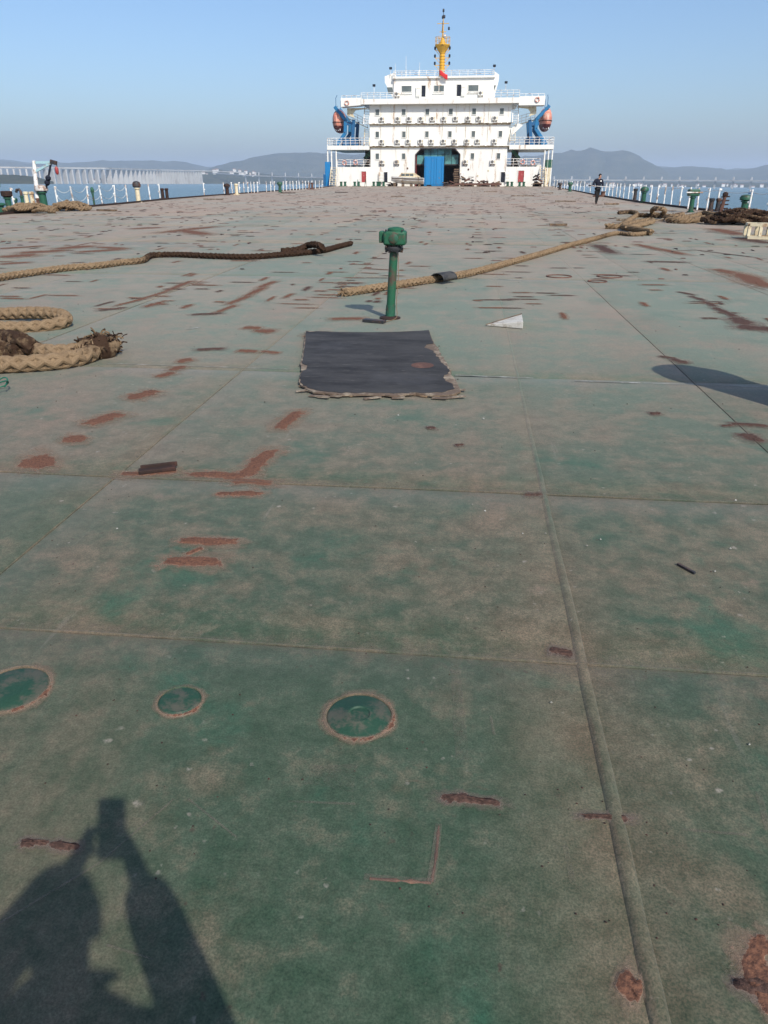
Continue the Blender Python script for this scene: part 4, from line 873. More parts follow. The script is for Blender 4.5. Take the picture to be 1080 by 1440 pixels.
for k in range(5):
    zc = .02+.56*k; xo = sx(608)+random.uniform(-.1,.1); o = empty('wooden_crate', (xo, YS-.4, zc), 'weathered brown crate in the stack at the edge of the garage bay', 'crate', 'crates stacked in the bay')
    MB().box((xo-.40,YS-.8,zc),(xo+.40,YS+.1,zc+.53)).build('box', 'wood', o, smooth=False)
    for q in range(3): MB().box((xo-.42,YS-.83,zc+.04+.17*q),(xo+.42,YS-.802,zc+.17+.17*q)).build('plank', 'dark_rust' if (k+q) % 2 else 'wood', o, smooth=False)
YM = YS-3.0
mb0 = Vector((sx(405,YM,770), YM, .35)); mbt = empty('motorboat', mb0-Vector((0,0,.35)), 'small worn white motorboat resting on blocks before the garage bay', 'motorboat')
m = MB(); nst = 12; vs = []
for k in range(nst+1):
    u = k/nst; xx = sx(330,YM,770)+(sx(468,YM,770)-sx(330,YM,770))*u; wd = 1.0*min(1, (u*2.2)**.6)+.02; kz = .35+.55*(1-min(1, u*2))**2; tz = 1.35+.25*(1-u)
    for (a_, zz) in ((-1,tz),(-.85,(tz+kz)/2),(0,kz),(.85,(tz+kz)/2),(1,tz)): vs.append((xx, YM+a_*wd, zz))
m.add(vs, [(k*5+i,k*5+i+1,k*5+6+i,k*5+5+i) for k in range(nst) for i in range(4)]+[(k*5+4,k*5,k*5+5,k*5+9) for k in range(nst)]+[(4,3,2,1,0),tuple(nst*5+i for i in range(5))])
m.build('hull', 'white_paint', mbt)
MB().beam((sx(335,YM,765),YM-1.02,1.30),(sx(468,YM,765),YM-1.06,1.18),.06,.14).build('rubbing_strip', 'dark_rust', mbt, smooth=False)
MB().prism([(sx(362,YM,750),1.5),(sx(455,YM,750),1.45),(sx(428,YM,750),2.15),(sx(375,YM,750),2.15)],1,YM-.7,YM+.7).build('cabin', 'cream_paint', mbt, smooth=False)
for k in range(3):
    xa = sx(374+18*k,YM,750); MB().box((xa,YM-.73,1.66),(xa+.62,YM-.704,2.0)).build('cabin_window', 'window_glass', mbt, smooth=False)
for k in range(4): MB().box((sx(345+35*k,YM,780)-.2,YM-.6,0),(sx(345+35*k,YM,780)+.2,YM+.6,.62 if k == 0 else .42)).build('keel_block', 'wood', mbt, smooth=False)
m = None
rj = random.Random(21)
def junk(zx0, zx1, yp, n, hmax, lab, nm='scrap_heap', mats=('dark_rust','dark_metal','rust','wood')):
    o = empty(nm, (sx((zx0+zx1)/2,yp,780), yp, 0), lab, 'scrap')
    for k in range(n):
        x = sx(rj.uniform(zx0, zx1), yp, 780); z = rj.uniform(.05, hmax); L = rj.uniform(.4, 1.5); a = rj.uniform(-.5,.5)*(z/hmax+.3); b = rj.uniform(-.8,.8)
        d = Vector((math.cos(a)*math.cos(b), math.sin(b), math.sin(a)))*L/2; c = Vector((x, yp+rj.uniform(-.6,.6), max(z, abs(d.z)+.06)))
        w_ = rj.uniform(.06,.3)
        if rj.random() < .4: MB().cyl(c-d, c+d, w_*.5, n=8).build('pipe', rj.choice(mats), o)
        else: MB().beam(c-d, c+d, w_, w_*rj.uniform(.3,1)).build('beam', rj.choice(mats), o, smooth=False)
        MB().box((x-.3,yp-.3,0),(x+.3,yp+.3,max(.06, z*.5))).build('lump', rj.choice(mats), o, smooth=False, bevel=.08)
junk(632,680,YS-2,14,1.5,'tangled heap of dark steel scrap beside the bay crates')
junk(690,790,YS-2.5,20,.9,'low heap of rusty beams along the ground storey wall')
junk(928,958,YS-2,10,1.8,'brown scrap heap in the corner by the end stair')
junk(556,596,YS-1.5,12,.9,'pile of loose timber and steel inside the garage bay')
junk(318,350,YS-2.2,8,.6,'low dark scrap under the bow of the small motorboat')
for zx, cl in ((265,'vent_green'),(128,'vent_green'),(185,'vent_green'),(290,'vent_green'),(880,'vent_green'),(830,'vent_green')):
    c = Vector((sx(zx,YS-1.2,785), YS-1.2, 0)); o = empty('mooring_bollard', c, 'squat green twin bollard at the foot of the superstructure', 'bollard', 'bollards before the superstructure')
    for s_ in (-.35,.35): MB().lathe([(.22,0),(.20,.5),(.27,.55),(.27,.66),(0,.70)],c+Vector((s_,0,.08)),10).build('bitt', cl, o)
    MB().box(c+Vector((-.75,-.35,0)), c+Vector((.75,.35,.079))).build('base', cl, o, smooth=False)
c = Vector((sx(705,YM-2,795), YM-2, 0)); o = empty('steel_beam', c, 'long rusty red beam lying on blocks before the superstructure', 'beam')
MB().box(c+Vector((-4.2,-.2,.25)), c+Vector((3.6,.2,.33))).build('flange', 'rust', o, smooth=False); MB().box(c+Vector((-4.2,-.03,.331)), c+Vector((3.6,.03,.55))).build('web', 'rust', o, smooth=False)
for s_ in (-3,2.5): MB().box(c+Vector((s_,-.2,0)), c+Vector((s_+.3,.2,.249))).build('block', 'wood', o, smooth=False)
for zx in (190,222):
    c = Vector((sx(zx,YS-9,800), YS-9, 0)); o = empty('marker_post', c, 'thin green A-frame post standing on the deck before the red door', 'post', 'posts before the red door')
    MB().cyl(c+Vector((-.15,0,0)), c+Vector((0,0,1.15)), .035, n=6).build('leg', 'vent_green', o); MB().cyl(c+Vector((.15,0,0)), c+Vector((0,0,1.15)), .035, n=6).build('leg', 'vent_green', o)
    MB().cyl(c+Vector((-.08,-.04,.6)), c+Vector((.08,-.04,.6)), .03, n=6).build('tie', 'vent_green', o)
for k, (px, py) in enumerate(((617,265.2),(650,265.8),(300,281),(150,297),(860,288),(900,311),(785,318),(690,270),(735,276),(770,272),(795,284),(405,272),(560,277),(480,271))):
    c = G(px, py); L = (.5,.4,1.6,1.2,.9,1.8,.6,1.5,2.0,1.2,1.4,1.6,1.2,1.4)[k]
    a = rj.uniform(-.35,.35); d = Vector((math.cos(a), math.sin(a), 0))*L/2; c = c+Vector((0,0,.05)); cm = ('rust','rust','pale_wood','wood')[k] if k < 4 else rj.choice(('wood','dark_rust','pale_wood'))
    where = ('before the blue container','before the crate stack','by the stanchions on the bare deck edge','near the flattened brown rope coil','beside the walking man','beside the bent tan rope','between the standpipe and the zigzag rope','before the scrap heaps','on the open deck before the red beam','before the end stair','on the open deck by the walking man','by the closely spaced stanchions','on the open deck before the motorboat','on the open deck before the red door')[k]
    o = empty('loose_board', c, {'rust':'rusty','pale_wood':'pale','wood':'brown','dark_rust':'dark'}[cm]+' broken board lying flat '+where, 'board', 'boards strewn on the far deck')
    MB().beam(c-d, c+d, .16, .07).build('plank', cm, o, smooth=False); MB().beam(c-d*.5+Vector((.1,.2,-.005)), c+d*.7+Vector((.1,.24,0)), .09, .06).build('splinter', 'wood', o, smooth=False)
# ------------------------------------------------------------------ rails and fittings along the deck edges
def lerp_tab(tab, x):
    for (a, ya), (b, yb) in zip(tab, tab[1:]):
        if a <= x <= b: return ya+(yb-ya)*(x-a)/(b-a)
def stanchion_proto():
    o = empty('stanchion', (0,0,0))
    MB().cyl((0,0,.02),(0,0,1.08),.042,.040,8).build('post', 'rail_white', o)
    MB().box((-.08,-.08,0),(.08,.08,.019)).build('foot_plate', 'rust', o, smooth=False)
    for h in (.55, 1.02): MB().lathe([(.025,-.012),(.05,0),(.025,.012)],(0,-.07,h),8,(1,0,0)).build('eye', 'rail_white', o)
    return o
sp = stanchion_proto(); sn = []
def stanchion(px, py, lab, grp, lean=None):
    o = sp if not sn else copy_tree(sp); sn.append(o); o.location = G(px, py)
    o.rotation_euler = (rj.gauss(0,.03), rj.gauss(0,.03) if lean is None else lean, rj.uniform(0,6)); tag(o, lab, 'stanchion', grp); return o
SLl = 'white steel stanchion on the deck edge facing the tall viaduct'; SRl = 'white steel stanchion on the deck edge facing the pylon bridge'
lefts = [(21.6,296.5),(81.8,290),(104.7,290),(124.5,288.3),(143.9,286.4),(162.4,285),(179.6,284),(211.5,281.6),(225.4,280.4),(287.4,275.8),(315.7,274)]
for x in (327,337.4,343.4,349,353.7,357.6,362.6,375,381,386,398.3,403,408,412.6,417,421.5,426,430,434.6,439,443.7,449,452.8): lefts.append((x, 273.2+(x-327)*(265.4-273.2)/126))
for k, (x, y) in enumerate(lefts): stanchion(x, y, ('white stanchion before the crane, between cup vent and gooseneck vent' if k == 0 else 'white stanchion, %s from the pale blue crane toward the superstructure' % ORD[k-1]) if k < 11 else 'white stanchion in the closely spaced row ending at the blue cabinet', 'stanchions facing the viaduct')
rights = [(821,270),(829.6,271.3),(846,274.5),(850.4,275),(855.5,275.6),(860.7,276.5),(866,277.2),(871,278),(876.3,279.5),(883,280.9),(889.6,281.5),(898.5,283.5),(906,284),(914,286.1),(923,287.4),(933,288.0),(943,289.8),(954.8,292),(967,294),(980,296.3),(993,297.2),(1006.8,299),(1051,303.3),(1078,306.5)]
k = 779.0
while k < 817: rights.append((k, 264+(k-779)*5.4/38)); k += 3.6
rights.sort(key=lambda q: -q[0])
for k, (x, y) in enumerate(rights): stanchion(x, y, 'white stanchion, %s along the rail from the fluted vent toward the superstructure' % ORD[k-2] if 2 <= k < 14 else ('white stanchion standing right behind the fluted green vent' if k == 1 else 'white stanchion past the fluted vent, away from the superstructure' if k == 0 else 'white stanchion in the far part of the rail behind the walking man'), 'stanchions facing the pylon bridge')
sg = [(81.8,290),(104.7,290),(124.5,288.3),(143.9,286.4),(162.4,285),(179.6,284)]
for a, b in zip(sg, sg[1:]):
    for h in (1.02, .55):
        p, q = G(*a)+Vector((0,0,h)), G(*b)+Vector((0,0,h)); pts = [p.lerp(q, t/8)-Vector((0,0,.30*(1-(2*t/8-1)**2))) for t in range(9)]
        o = MB().tube(pts, .014, 5).build('safety_rope', 'chain_line'); tag(o, 'thin pale safety rope sagging between stanchions facing the tall viaduct', 'rope', 'sagging safety ropes')
for (a, b) in (((1006.8,299),(1051,303.3)),((1051,303.3),(1078,306.5)),((898.5,283.5),(954.8,292)),((954.8,292),(1006.8,299))):
    p, q = G(*a)+Vector((0,0,1.0)), G(*b)+Vector((0,0,1.0)); pts = [p.lerp(q, t/8)-Vector((0,0,.10*(1-(2*t/8-1)**2))) for t in range(9)]
    tag(MB().tube(pts, .011, 5).build('safety_wire', 'chain_line'), 'thin safety wire strung along stanchions facing the pylon bridge', 'wire', 'safety wires')
def vent(px, py, top, hr, label, mat='vent_green', kind='dome', grp=None, ht=None, cap=None):
    c = G(px, py); Hh = ht if ht else PL(px, top, c.y).z; o = empty('deck_vent', c, label, 'vent', grp)
    pr = hr*.55
    MB().lathe([(pr*1.7,0),(pr*1.7,.03),(pr*1.05,.04),(pr,Hh*.55),(pr,Hh*.66)],c,14).build('pipe', mat, o)
    for k in range(6):
        a = k*math.pi/3; MB().lathe([(.018,0),(.018,.03),(0,.032)],c+Vector((pr*1.4*math.cos(a),pr*1.4*math.sin(a),.03)),6).build('bolt', 'dark_rust', o)
    MB().lathe([(pr,Hh*.62),(pr*1.4,Hh*.63),(pr*1.4,Hh*.68),(pr,Hh*.69)],c,14).build('flange', mat, o)
    if kind == 'dome': MB().lathe([(hr*.75,Hh*.70),(hr,Hh*.74),(hr,Hh*.86),(hr*.8,Hh*.95),(hr*.3,Hh*.995),(0,Hh)],c,18).build('cowl', cap or mat, o)
    elif kind == 'flat': MB().box(c+Vector((-hr*1.3,-hr,Hh*.70)), c+Vector((hr*1.3,hr,Hh)) ).build('cowl', mat, o, smooth=False, bevel=.05); MB().cyl(c+Vector((-hr*1.9,-hr*1.05,Hh*.86)), c+Vector((hr*1.9,-hr*1.05,Hh*.86)), .03, n=6).build('handle_bar', 'rail_white', o)
    elif kind == 'cup': MB().lathe([(pr,Hh*.68),(hr,Hh*.76),(hr*1.05,Hh*.97),(hr*.9,Hh),(hr*.8,Hh*.97),(0,Hh*.93)],c,14).build('cowl', 'dark_rust', o)
    elif kind == 'goose': MB().tube([c+Vector((0,0,Hh*.6)),c+Vector((0,0,Hh*.9)),c+Vector((-.06,0,Hh)),c+Vector((-.2,0,Hh*.98)),c+Vector((-.26,0,Hh*.86))],pr*.9,8).build('gooseneck', 'dark_metal', o)
    return o
vent(1045,301.5,273.5,.27,'stout green vent with fluted dome cap behind the dark rope heap')
vent(971,298.5,266,.20,'green vent with flat box cap and cross bar among the coiled ropes',kind='flat')
vent(904,285.5,262.3,.27,'green mushroom vent beside the black drum on the deck edge')
vent(801,269.5,256,.30,'dark green mushroom vent at the rail behind the walking man',grp=None)
vent(787,267,256.5,.3,'small dark vent at the rail close to the superstructure',mat='dark_metal')
vent(62.5,292,259.5,.36,'stout green vent with rusty white cap under the pale blue crane',kind='dome',cap='capw')
vent(14,297.5,268.5,.26,'green vent with rust brown cup cap by the orange rope pile',kind='cup')
vent(34,295.5,266.5,.14,'thin green gooseneck vent beside the cream bollards',kind='goose')
vent(3,298.5,285,.22,'short green vent stump at the start of the orange rope pile')
vent(133,290,263,.10,'slim green sounding pipe between the white stanchions')
vent(24.5,295,278,.10,'short thin green pipe next to the rusty cup vent')
vent(195,284.5,254.5,.27,'vent with dark cap on a pale splayed stand by the rail',mat='cream_paint',cap='dark_metal')
vent(320,274.5,258,.30,'rusty vent post beside the cream mooring block',mat='dark_rust')
vent(394,270.5,255.5,.30,'green vent among the closely spaced stanchions near the stern')
# off to the right: the same kind of vent, its shadow falls into view
tip = G(955, 521); Hv = 1.75; vc = tip - SH.normalized()*(Hv/math.tan(SUN_EL))*0.93
vo = empty('deck_vent', vc, 'big green mushroom vent beside the open deck casting an oval shadow', 'vent')
MB().lathe([(.30,0),(.34,.03),(.27,.04),(.26,1.38)],vc,16).build('pipe', 'vent_green', vo)
MB().lathe([(.26,1.28),(.31,1.32),(.32,1.44),(.26,1.60),(.14,1.71),(0,1.75)],vc,24).build('cowl', 'vent_green', vo)
# mooring blocks
def fairlead(px, py, wpx, hpx, lab, mat, n=2):
    c = G(px, py); s = c.y/1125.0; W = wpx*s; Hh = hpx*s; o = empty('mooring_bollard', c, lab, 'bollard')
    MB().box(c+Vector((-W/2,-.3,0)), c+Vector((W/2,.3,.10))).build('base', mat, o, smooth=False, bevel=.02)
    for k in range(n):
        x = (-W/2+W*(k+.5)/n) if n > 1 else 0
        MB().lathe([(W/n*.36,.10),(W/n*.32,Hh*.8),(W/n*.42,Hh*.84),(W/n*.42,Hh*.97),(W/n*.3,Hh)],c+Vector((x,0,0)),14).build('bitt', mat, o)
    return o
fairlead(43.5,292,18,22,'pair of tall cream mooring bollards behind the rope pile','cream_paint')
fairlead(55,293,7,14,'rust red mooring bollard in front of the green vent','rust',1)
fairlead(232.5,280.5,13,15,'rusty grey mooring block on the bare stretch of deck edge','dark_rust')
fairlead(333,274.3,7,15,'cream mooring block at the start of the close stanchions','cream_paint',1)
fairlead(437,266.5,9,9,'rust brown mooring block near the blue end cabinet','rust')
fairlead(843,276.8,17,7,'low rusty roller fairlead at the rail behind the walking man','rust')
fairlead(1003,300,18,19,'black twin mooring bollard behind the rusty post','dark_metal')
fairlead(892,283,7,16,'black drum shaped bollard beside the green mushroom vent','dark_metal',1)
c = G(1011.5,304); o = empty('rusty_post', c, 'slender rusty post with knobbed head among the ropes', 'post'); h = PL(1011.5,273,c.y).z
MB().cyl(c, c+Vector((.1,0,h*.9)), .10,.07,8).build('stem', 'rust', o); MB().lathe([(.06,0),(.12,.05),(.12,.14),(.05,.2)],c+Vector((.1,0,h*.88)),8).build('head', 'dark_rust', o)
for k in range(4): MB().cyl(c+Vector((-.05,0,.3+.16*k)), c+Vector((.30,0,.32+.16*k)), .03, n=6).build('rung', 'dark_rust', o)
# pale blue hand crane
c = G(54, 292); cy_ = c.y; cr = empty('deck_crane', c, 'pale blue hand crane with triangular jib and hanging block over the rail', 'crane')
def cp(px, py): q = PL(px, py, cy_); return Vector((q.x, cy_, q.z))
t = cp(47.5,226); MB().cyl(c+Vector((0,0,0)), t, .13,.10,10).build('post', 'rail_white', cr)
j1 = cp(74.5,228.5); MB().beam(t-Vector((.05,0,.08)), j1, .13,.13,(0,1,0)).build('jib', 'pale_blue', cr, smooth=False); MB().beam(cp(50.5,241), cp(72,229.5), .11,.11,(0,1,0)).build('jib_brace', 'pale_blue', cr, smooth=False)
MB().beam(cp(71,227), cp(79.5,229.5), .2,.16,(0,1,0)).build('jib_head', 'dark_metal', cr, smooth=False)
MB().tube([cp(79.5,229.5), cp(80,234), cp(80,238)], .025, 6).build('hoist_wire', 'dark_metal', cr); MB().lathe([(.03,-.22),(.09,-.14),(.10,.1),(.04,.20)], cp(79.8,239.5), 10).build('hook_block', 'red_paint', cr)
MB().tube(smoothpath([cp(71.5,230), cp(69,244), cp(66.5,257), cp(63.5,270), cp(62,276)], .3), .055, 6).build('hanging_rope', 'navy_cloth', cr)
for py in (250.5, 257): MB().lathe([(.05,-.15),(.15,-.06),(.15,.06),(.05,.15)], cp(67.7 if py < 253 else 66.4, py), 8).build('knot', 'navy_cloth', cr)
# a boat's bow past the frame edge and a small boat on the water
def waterboat(px, py, dist, L, lab, mat):
    r = ray(px, py); tt = (SEA0-CAM).dot(NS)/r.dot(NS); c = CAM+r*tt; o = empty('small_boat', c, lab, 'boat'); m = MB(); vs = []
    for k in range(9):
        u = k/8; wd = L*.16*math.sin(math.pi*min(1,u*.85+.08))**.6
        for a_, zz in ((-1,L*.16),(-.7,.2*L*.16),(0,-.3),(.7,.2*L*.16),(1,L*.16)): vs.append(c+Vector(((u-.5)*L, a_*wd, zz+(L*.06*(1-u)**2))))
    m.add(vs, [(k*5+i,k*5+i+1,k*5+6+i,k*5+5+i) for k in range(8) for i in range(4)]+[(k*5+4,k*5,k*5+5,k*5+9) for k in range(8)]+[(4,3,2,1,0),tuple(40+i for i in range(5))])
    m.build('hull', mat, o); MB().box(c+Vector((L*.1,-L*.07,L*.16)), c+Vector((L*.3,L*.07,L*.34))).build('cabin', 'rail_white', o, smooth=False, bevel=.1); return o
waterboat(-14, 262.5, 0, 30, 'dark green boat on the water at the foot of the far shore', 'vent_green'); waterboat(1056, 272.5, 0, 6.0, 'small dark boat on the water beyond the rope heap', 'davit_blue')
# ------------------------------------------------------------------ ropes
def rope(pts, r, label, fades=(0,0), name='mooring_rope', strands=6, pitch=5.0, n=5, flat=True, build=True, mb=None, drop=True):
    path = smoothpath(pts, r*(.45 if n > 6 else .9)); N = len(path); m = mb or MB(); tot = 0.0; ang = [0]
    for a, b in zip(path, path[1:]): tot += (b-a).length; ang.append(tot*2*math.pi/(pitch*r))
    fd = []
    for i in range(N):
        t = i/(N-1)*(len(fades)-1); k = min(int(t), len(fades)-2); fd.append(fades[k]+(fades[k+1]-fades[k])*(t-k))
    if strands > 4: m.tube([p.copy() for p in path], r*.74, 8, fd)
    for s_ in range(strands):
        sp_ = []
        for i, p in enumerate(path):
            d = (path[min(i+1,N-1)]-path[max(i-1,0)]).normalized(); x = d.cross(Vector((0,0,1)))
            x = x.normalized() if x.length > 1e-3 else Vector((1,0,0)); y = x.cross(d); a = ang[i]*(1 if s_ % 2 else -1)*(1 if strands > 4 else (1 if s_ % 2 else -1))+2*math.pi*s_/strands
            w_ = 1+.08*nz((p.x*3, p.y*3, s_))
            sp_.append(p+(x*math.cos(a)+y*math.sin(a))*r*.66*w_)
        m.tube(sp_, r*(.43 if strands > 4 else .52), n, fd)
    if not build: return m
    o = m.build(name, 'rope_fibre'); tag(o, label, 'rope'); return o
def gp(lst, r, lift=0.0): return [G(x, y, r*1.0+lift) for x, y in lst]
rope(gp([(-40,398),(0,390),(60,381),(100,376),(140,373),(170,369),(200,366),(214,359),(250,358),(300,360),(350,361),(395,358),(430,355),(455,352),(478,346),(494,342)], .062), .062, 'long tan rope running into dark brown across the deck', (0,0,0,.25,.75,.9,.9,.95,.95,.95,.95), n=5)
rope([G(396,353.5,.08), G(420,351,.10), G(432,345.5,.16), G(443,344,.22), G(452,347,.20), G(454,352,.12)], .075, 'dark brown loop at the end of the long rope', (.9,.95), n=5)
rp_ = gp([(915,327.5),(890,329.5),(866,328),(838,335),(800,345),(760,357),(720,368),(680,379),(640,388),(600,394),(560,400),(520,406),(484,411)], .062)
rope(rp_, .062, 'long pale tan rope with frayed end lying behind the green standpipe', (.25,.2,.5,0.05,.15,0,.1,.05,.1,.05,0), n=5)
m = MB(); e = rp_[-1]
for k in range(26):
    d = Vector((rj.uniform(-1,-.2), rj.uniform(-.8,.5), rj.uniform(-.5,.7))).normalized(); L = rj.uniform(.04,.12)
    m.tube([e, e+d*L*.5, e+d*L+Vector((0,0,-.02))], .008, 4)
tag(m.build('frayed_end', 'rope_fibre'), 'frayed pale fibres at the tip of the rope behind the standpipe', 'rope')
rope(gp([(916,326.5),(890,322),(876,318.5),(892,313),(912,309.5),(918,311),(900,316),(882,321)], .085, .02), .085, 'thick tan rope folded in a zigzag on the deck', (.15,.35,.2,.1), strands=3)
rope(gp([(852,318),(872,317),(885,309),(896,301),(886,298),(870,299)], .085), .085, 'tan rope bent double lying toward the rail', (.2,.1,.3,.6), strands=3)
rope(gp([(896,302.5),(912,303),(930,303.5),(950,303),(960,301)], .09), .09, 'dark tan rope lying straight toward the coiled ropes', (.6,.5,.3), strands=3)
rope([G(918,300.5,.1),G(917,296,.3),G(922,293,.45),G(931,293.5,.45),G(935,297,.3),G(930,301.5,.12),G(921,301.5,.1)], .085, 'tan rope loop standing up from the deck near the vent', (.4,.15,.2), strands=3)
for k, (pts, lab) in enumerate((([(938,309),(955,310),(975,309.5),(990,306.5)], 'lowest thick rope bight of the coil by the flat vent'), ([(936,305),(950,306.5),(972,305),(988,301),(1000,303)], 'upper thick rope bight of the coil by the flat vent'), ([(990,300),(1000,302),(1015,306),(1028,304)], 'brown rope lying past the foot of the rusty post'))):
    rope(gp(pts, .11, .05*k), .11, lab, (.2+.1*k,.35,.2), strands=3)
def heap(pxs, r, n, hh, seed, fade):
    q = random.Random(seed); m = MB(); (x0,x1,yb) = pxs; a, b = G(x0,yb), G(x1,yb); cx, cy = (a.x+b.x)/2, (a.y+b.y)/2+.9; rx, ry = (b.x-a.x)/2, .95
    for k in range(n):
        pts = []; lay = k/n; px = q.gauss(0,.45)*rx*(1-.35*lay); py = q.uniform(-.55,.55)*ry; A = q.uniform(.15,.42)*rx; B = q.uniform(.3,.6)*ry; base = q.uniform(0,6); tw = q.choice((.8,1.2,1.5))
        for t in range(10):
            u = t/9*2*math.pi*tw+base; x = max(-rx, min(rx, px+A*math.cos(u)+q.gauss(0,.06))); y = py+B*math.sin(u)+q.gauss(0,.06)
            fall = max(0, 1-abs(x/rx)**2.2-((y/ry)**2)*.5)
            pts.append(Vector((cx+x, cy+y, r+hh*fall*lay+q.uniform(0,.12))))
        f = min(1, max(0, fade+q.uniform(-.3,.2))); rope(pts, r*q.uniform(.7,1.1), '', (f, f), strands=3, n=5, build=False, mb=m)
    return m
tag(heap((1000,1104,317.5), .075, 46, .34, 4, .88).build('rope_heap', 'rope_fibre'), 'dark tangled heap of old rope and netting below the fluted vent', 'rope heap')
tag(heap((-14,64,301), .085, 16, .25, 5, .12).build('rope_heap', 'rope_fibre'), 'orange tan pile of rope in front of the cream bollards', 'rope heap')
tag(heap((54,113,297.5), .085, 18, .30, 6, .20).build('rope_heap', 'rope_fibre'), 'flattened brown rope coil below the white stanchions', 'rope heap')
# near coil and bundle on the left
c0 = G(18, 452, .06); loop = []
for k in range(13):
    a = -2.4+4.9*k/12; loop.append(Vector((c0.x-.35+.98*math.cos(a), c0.y+.02+.40*math.sin(a), .075+.03*math.sin(a*2))))
loop = [loop[0]+Vector((-1.2,-.05,0))]+loop+[loop[-1]+Vector((-1.1,.05,0))]
rope(loop, .070, 'tan rope bight lying in a flat loop', (.3,.1,.05,.15,.35,.4), pitch=5.5, n=9)
rope(gp([(-70,516),(-20,513.5),(30,511.5),(80,508),(115,501.5),(135,494),(150,487)], .074), .074, 'tan rope bight leading into the shaggy knotted end', (.15,.05,.1,.15,.4,.7), pitch=5.5, n=9)
rope(gp([(48,493),(75,495),(100,494),(120,489),(140,482)], .070, .02), .070, 'second tan rope strand beside the shaggy knot', (.35,.05,.1,.6), pitch=5.5, n=9)
rope([G(-60,480,.09), G(-20,477,.10), G(12,477,.14), G(32,482,.17), G(46,491,.10), G(56,496,.07)], .088, 'dark brown worn rope arching over the tan bundle', (.75,.72,.68,.72,.62), pitch=5.5, n=9)
rope([G(-60,497,.09), G(-10,494,.09), G(10,491,.09), G(22,494,.08), G(16,499,.08)], .088, 'brown rope stub under the dark arching rope', (.65,.55,.65), pitch=5.5, n=9)
m = MB(); e0, e1 = G(112,494,.08), G(166,486,.09)
for k in range(300):                                             # shaggy end: many short fibres over a rolled core
    t = rj.random(); p = e0.lerp(e1, t); R_ = .085+.075*math.sin(t*math.pi)
    a = rj.uniform(0, 2*math.pi); side = Vector((.1, math.cos(a), max(-.5, math.sin(a)))); p = p+side*R_*rj.uniform(.55,1.0); p.z = max(p.z, .012)
    d = Vector((rj.gauss(.1,.9), rj.gauss(0,.8), rj.gauss(.15,.5))).normalized(); L = rj.uniform(.03,.10); q = p+d*L; q.z = max(q.z, .006)
    f = rj.choice((.85,.7,.4,.2,.6)); m.tube([p, p.lerp(q,.5)+Vector((0,0,.012)), q], rj.uniform(.004,.010), 4, [f]*3)
cpts = [e0.lerp(e1, t/8)+Vector((0,0,.012*math.sin(t*2))) for t in range(9)]
m.tube(cpts, [.08,.115,.13,.14,.145,.14,.12,.09,.04], 12, [.25,.5,.7,.75,.75,.7,.5,.3,.1])
tag(m.build('shaggy_knot', 'rope_fibre'), 'shaggy brown knotted rope end with loose fibres', 'rope')
gcord = []
for k in range(15):
    a = k/14*2*math.pi*1.6; q = G(-6, 549, .02); gcord.append(q+Vector((.085*math.cos(a)*(1+.1*k/14), .13*math.sin(a), .03+.045*math.sin(a*1.3)+.01*k/14)))
tag(MB().tube(smoothpath(gcord, .02), .0055, 6).build('green_cord', 'cord_green'), 'small loop of thin green cord lying near the tan ropes', 'cord')
# rubber sleeve on the pale rope
c = G(624, 391, .08); slv = MB(); nu, nv = 10, 8; vs = []
dr = (rp_[8]-rp_[9]).normalized(); sd_ = Vector((-dr.y, dr.x, 0))
for i in range(nu+1):
    for j in range(nv+1):
        u, v = i/nu-.5, j/nv; a = math.pi*(v*1.15-.10)
        q = c+dr*u*.36+sd_*math.cos(a)*(.125+.04*abs(u))+Vector((0,0,math.sin(a)*.10-.005)); q += sd_*(-.16 if v < .12 else 0)*(.6+u); q.z = max(q.z, .012); vs.append(q)
slv.add(vs, [(i*(nv+1)+j,(i+1)*(nv+1)+j,(i+1)*(nv+1)+j+1,i*(nv+1)+j+1) for i in range(nu) for j in range(nv)])
o = slv.build('rubber_sleeve', 'rubber'); o.modifiers.new('solid', 'SOLIDIFY').thickness = .012; tag(o, 'black rubber chafing sleeve wrapped over the pale rope', 'sleeve')
# ------------------------------------------------------------------ standpipe
c = G(548.5, 447.5); sp_o = empty('standpipe', c, 'green standpipe with square valve head standing on the open deck', 'standpipe')
def hz(py): return PL(552, py, c.y).z
lean = Vector((.055, 0, 1)).normalized()
def on(z): return c+lean*(z/lean.z)
zp = hz(352)
MB().cyl(on(.015), on(zp*.20), .060,.058,20).build('base_sleeve', 'vent_green', sp_o); MB().cyl(on(zp*.20), on(zp), .052,.050,20).build('pipe', 'green_paint', sp_o)
MB().lathe([(.13,0),(.13,.012),(.10,.02),(.065,.03)],c,20).build('foot', 'dark_rust', sp_o)
zc = hz(350); MB().lathe([(.05,-.03),(.10,-.028),(.112,-.01),(.112,.02),(.10,.032),(.07,.034)],on(zc),20,lean).build('flange', 'dark_metal', sp_o)
for k in range(6):
    a = k*math.pi/3; MB().lathe([(.014,-.04),(.014,.045),(0,.047)],on(zc)+Vector((.092*math.cos(a),.092*math.sin(a),0)),6).build('bolt', 'dark_metal', sp_o)
MB().lathe([(.07,0),(.075,.05),(.085,.06)],on(hz(349)),16,lean).build('neck', 'vent_green', sp_o)
zb, zt_ = hz(344), hz(324.5); cb = on((zb+zt_)/2); q = .125
MB().box(cb+Vector((-q,-q,-(zt_-zb)/2)), cb+Vector((q+.015,q,(zt_-zb)/2))).build('valve_head', 'green_paint', sp_o, smooth=True, bevel=.022)
MB().lathe([(.10,0),(.10,.02),(.085,.035),(.03,.045),(0,.045)],on(zt_)+Vector((.01,0,-.002)),16).build('cap', 'green_paint', sp_o)
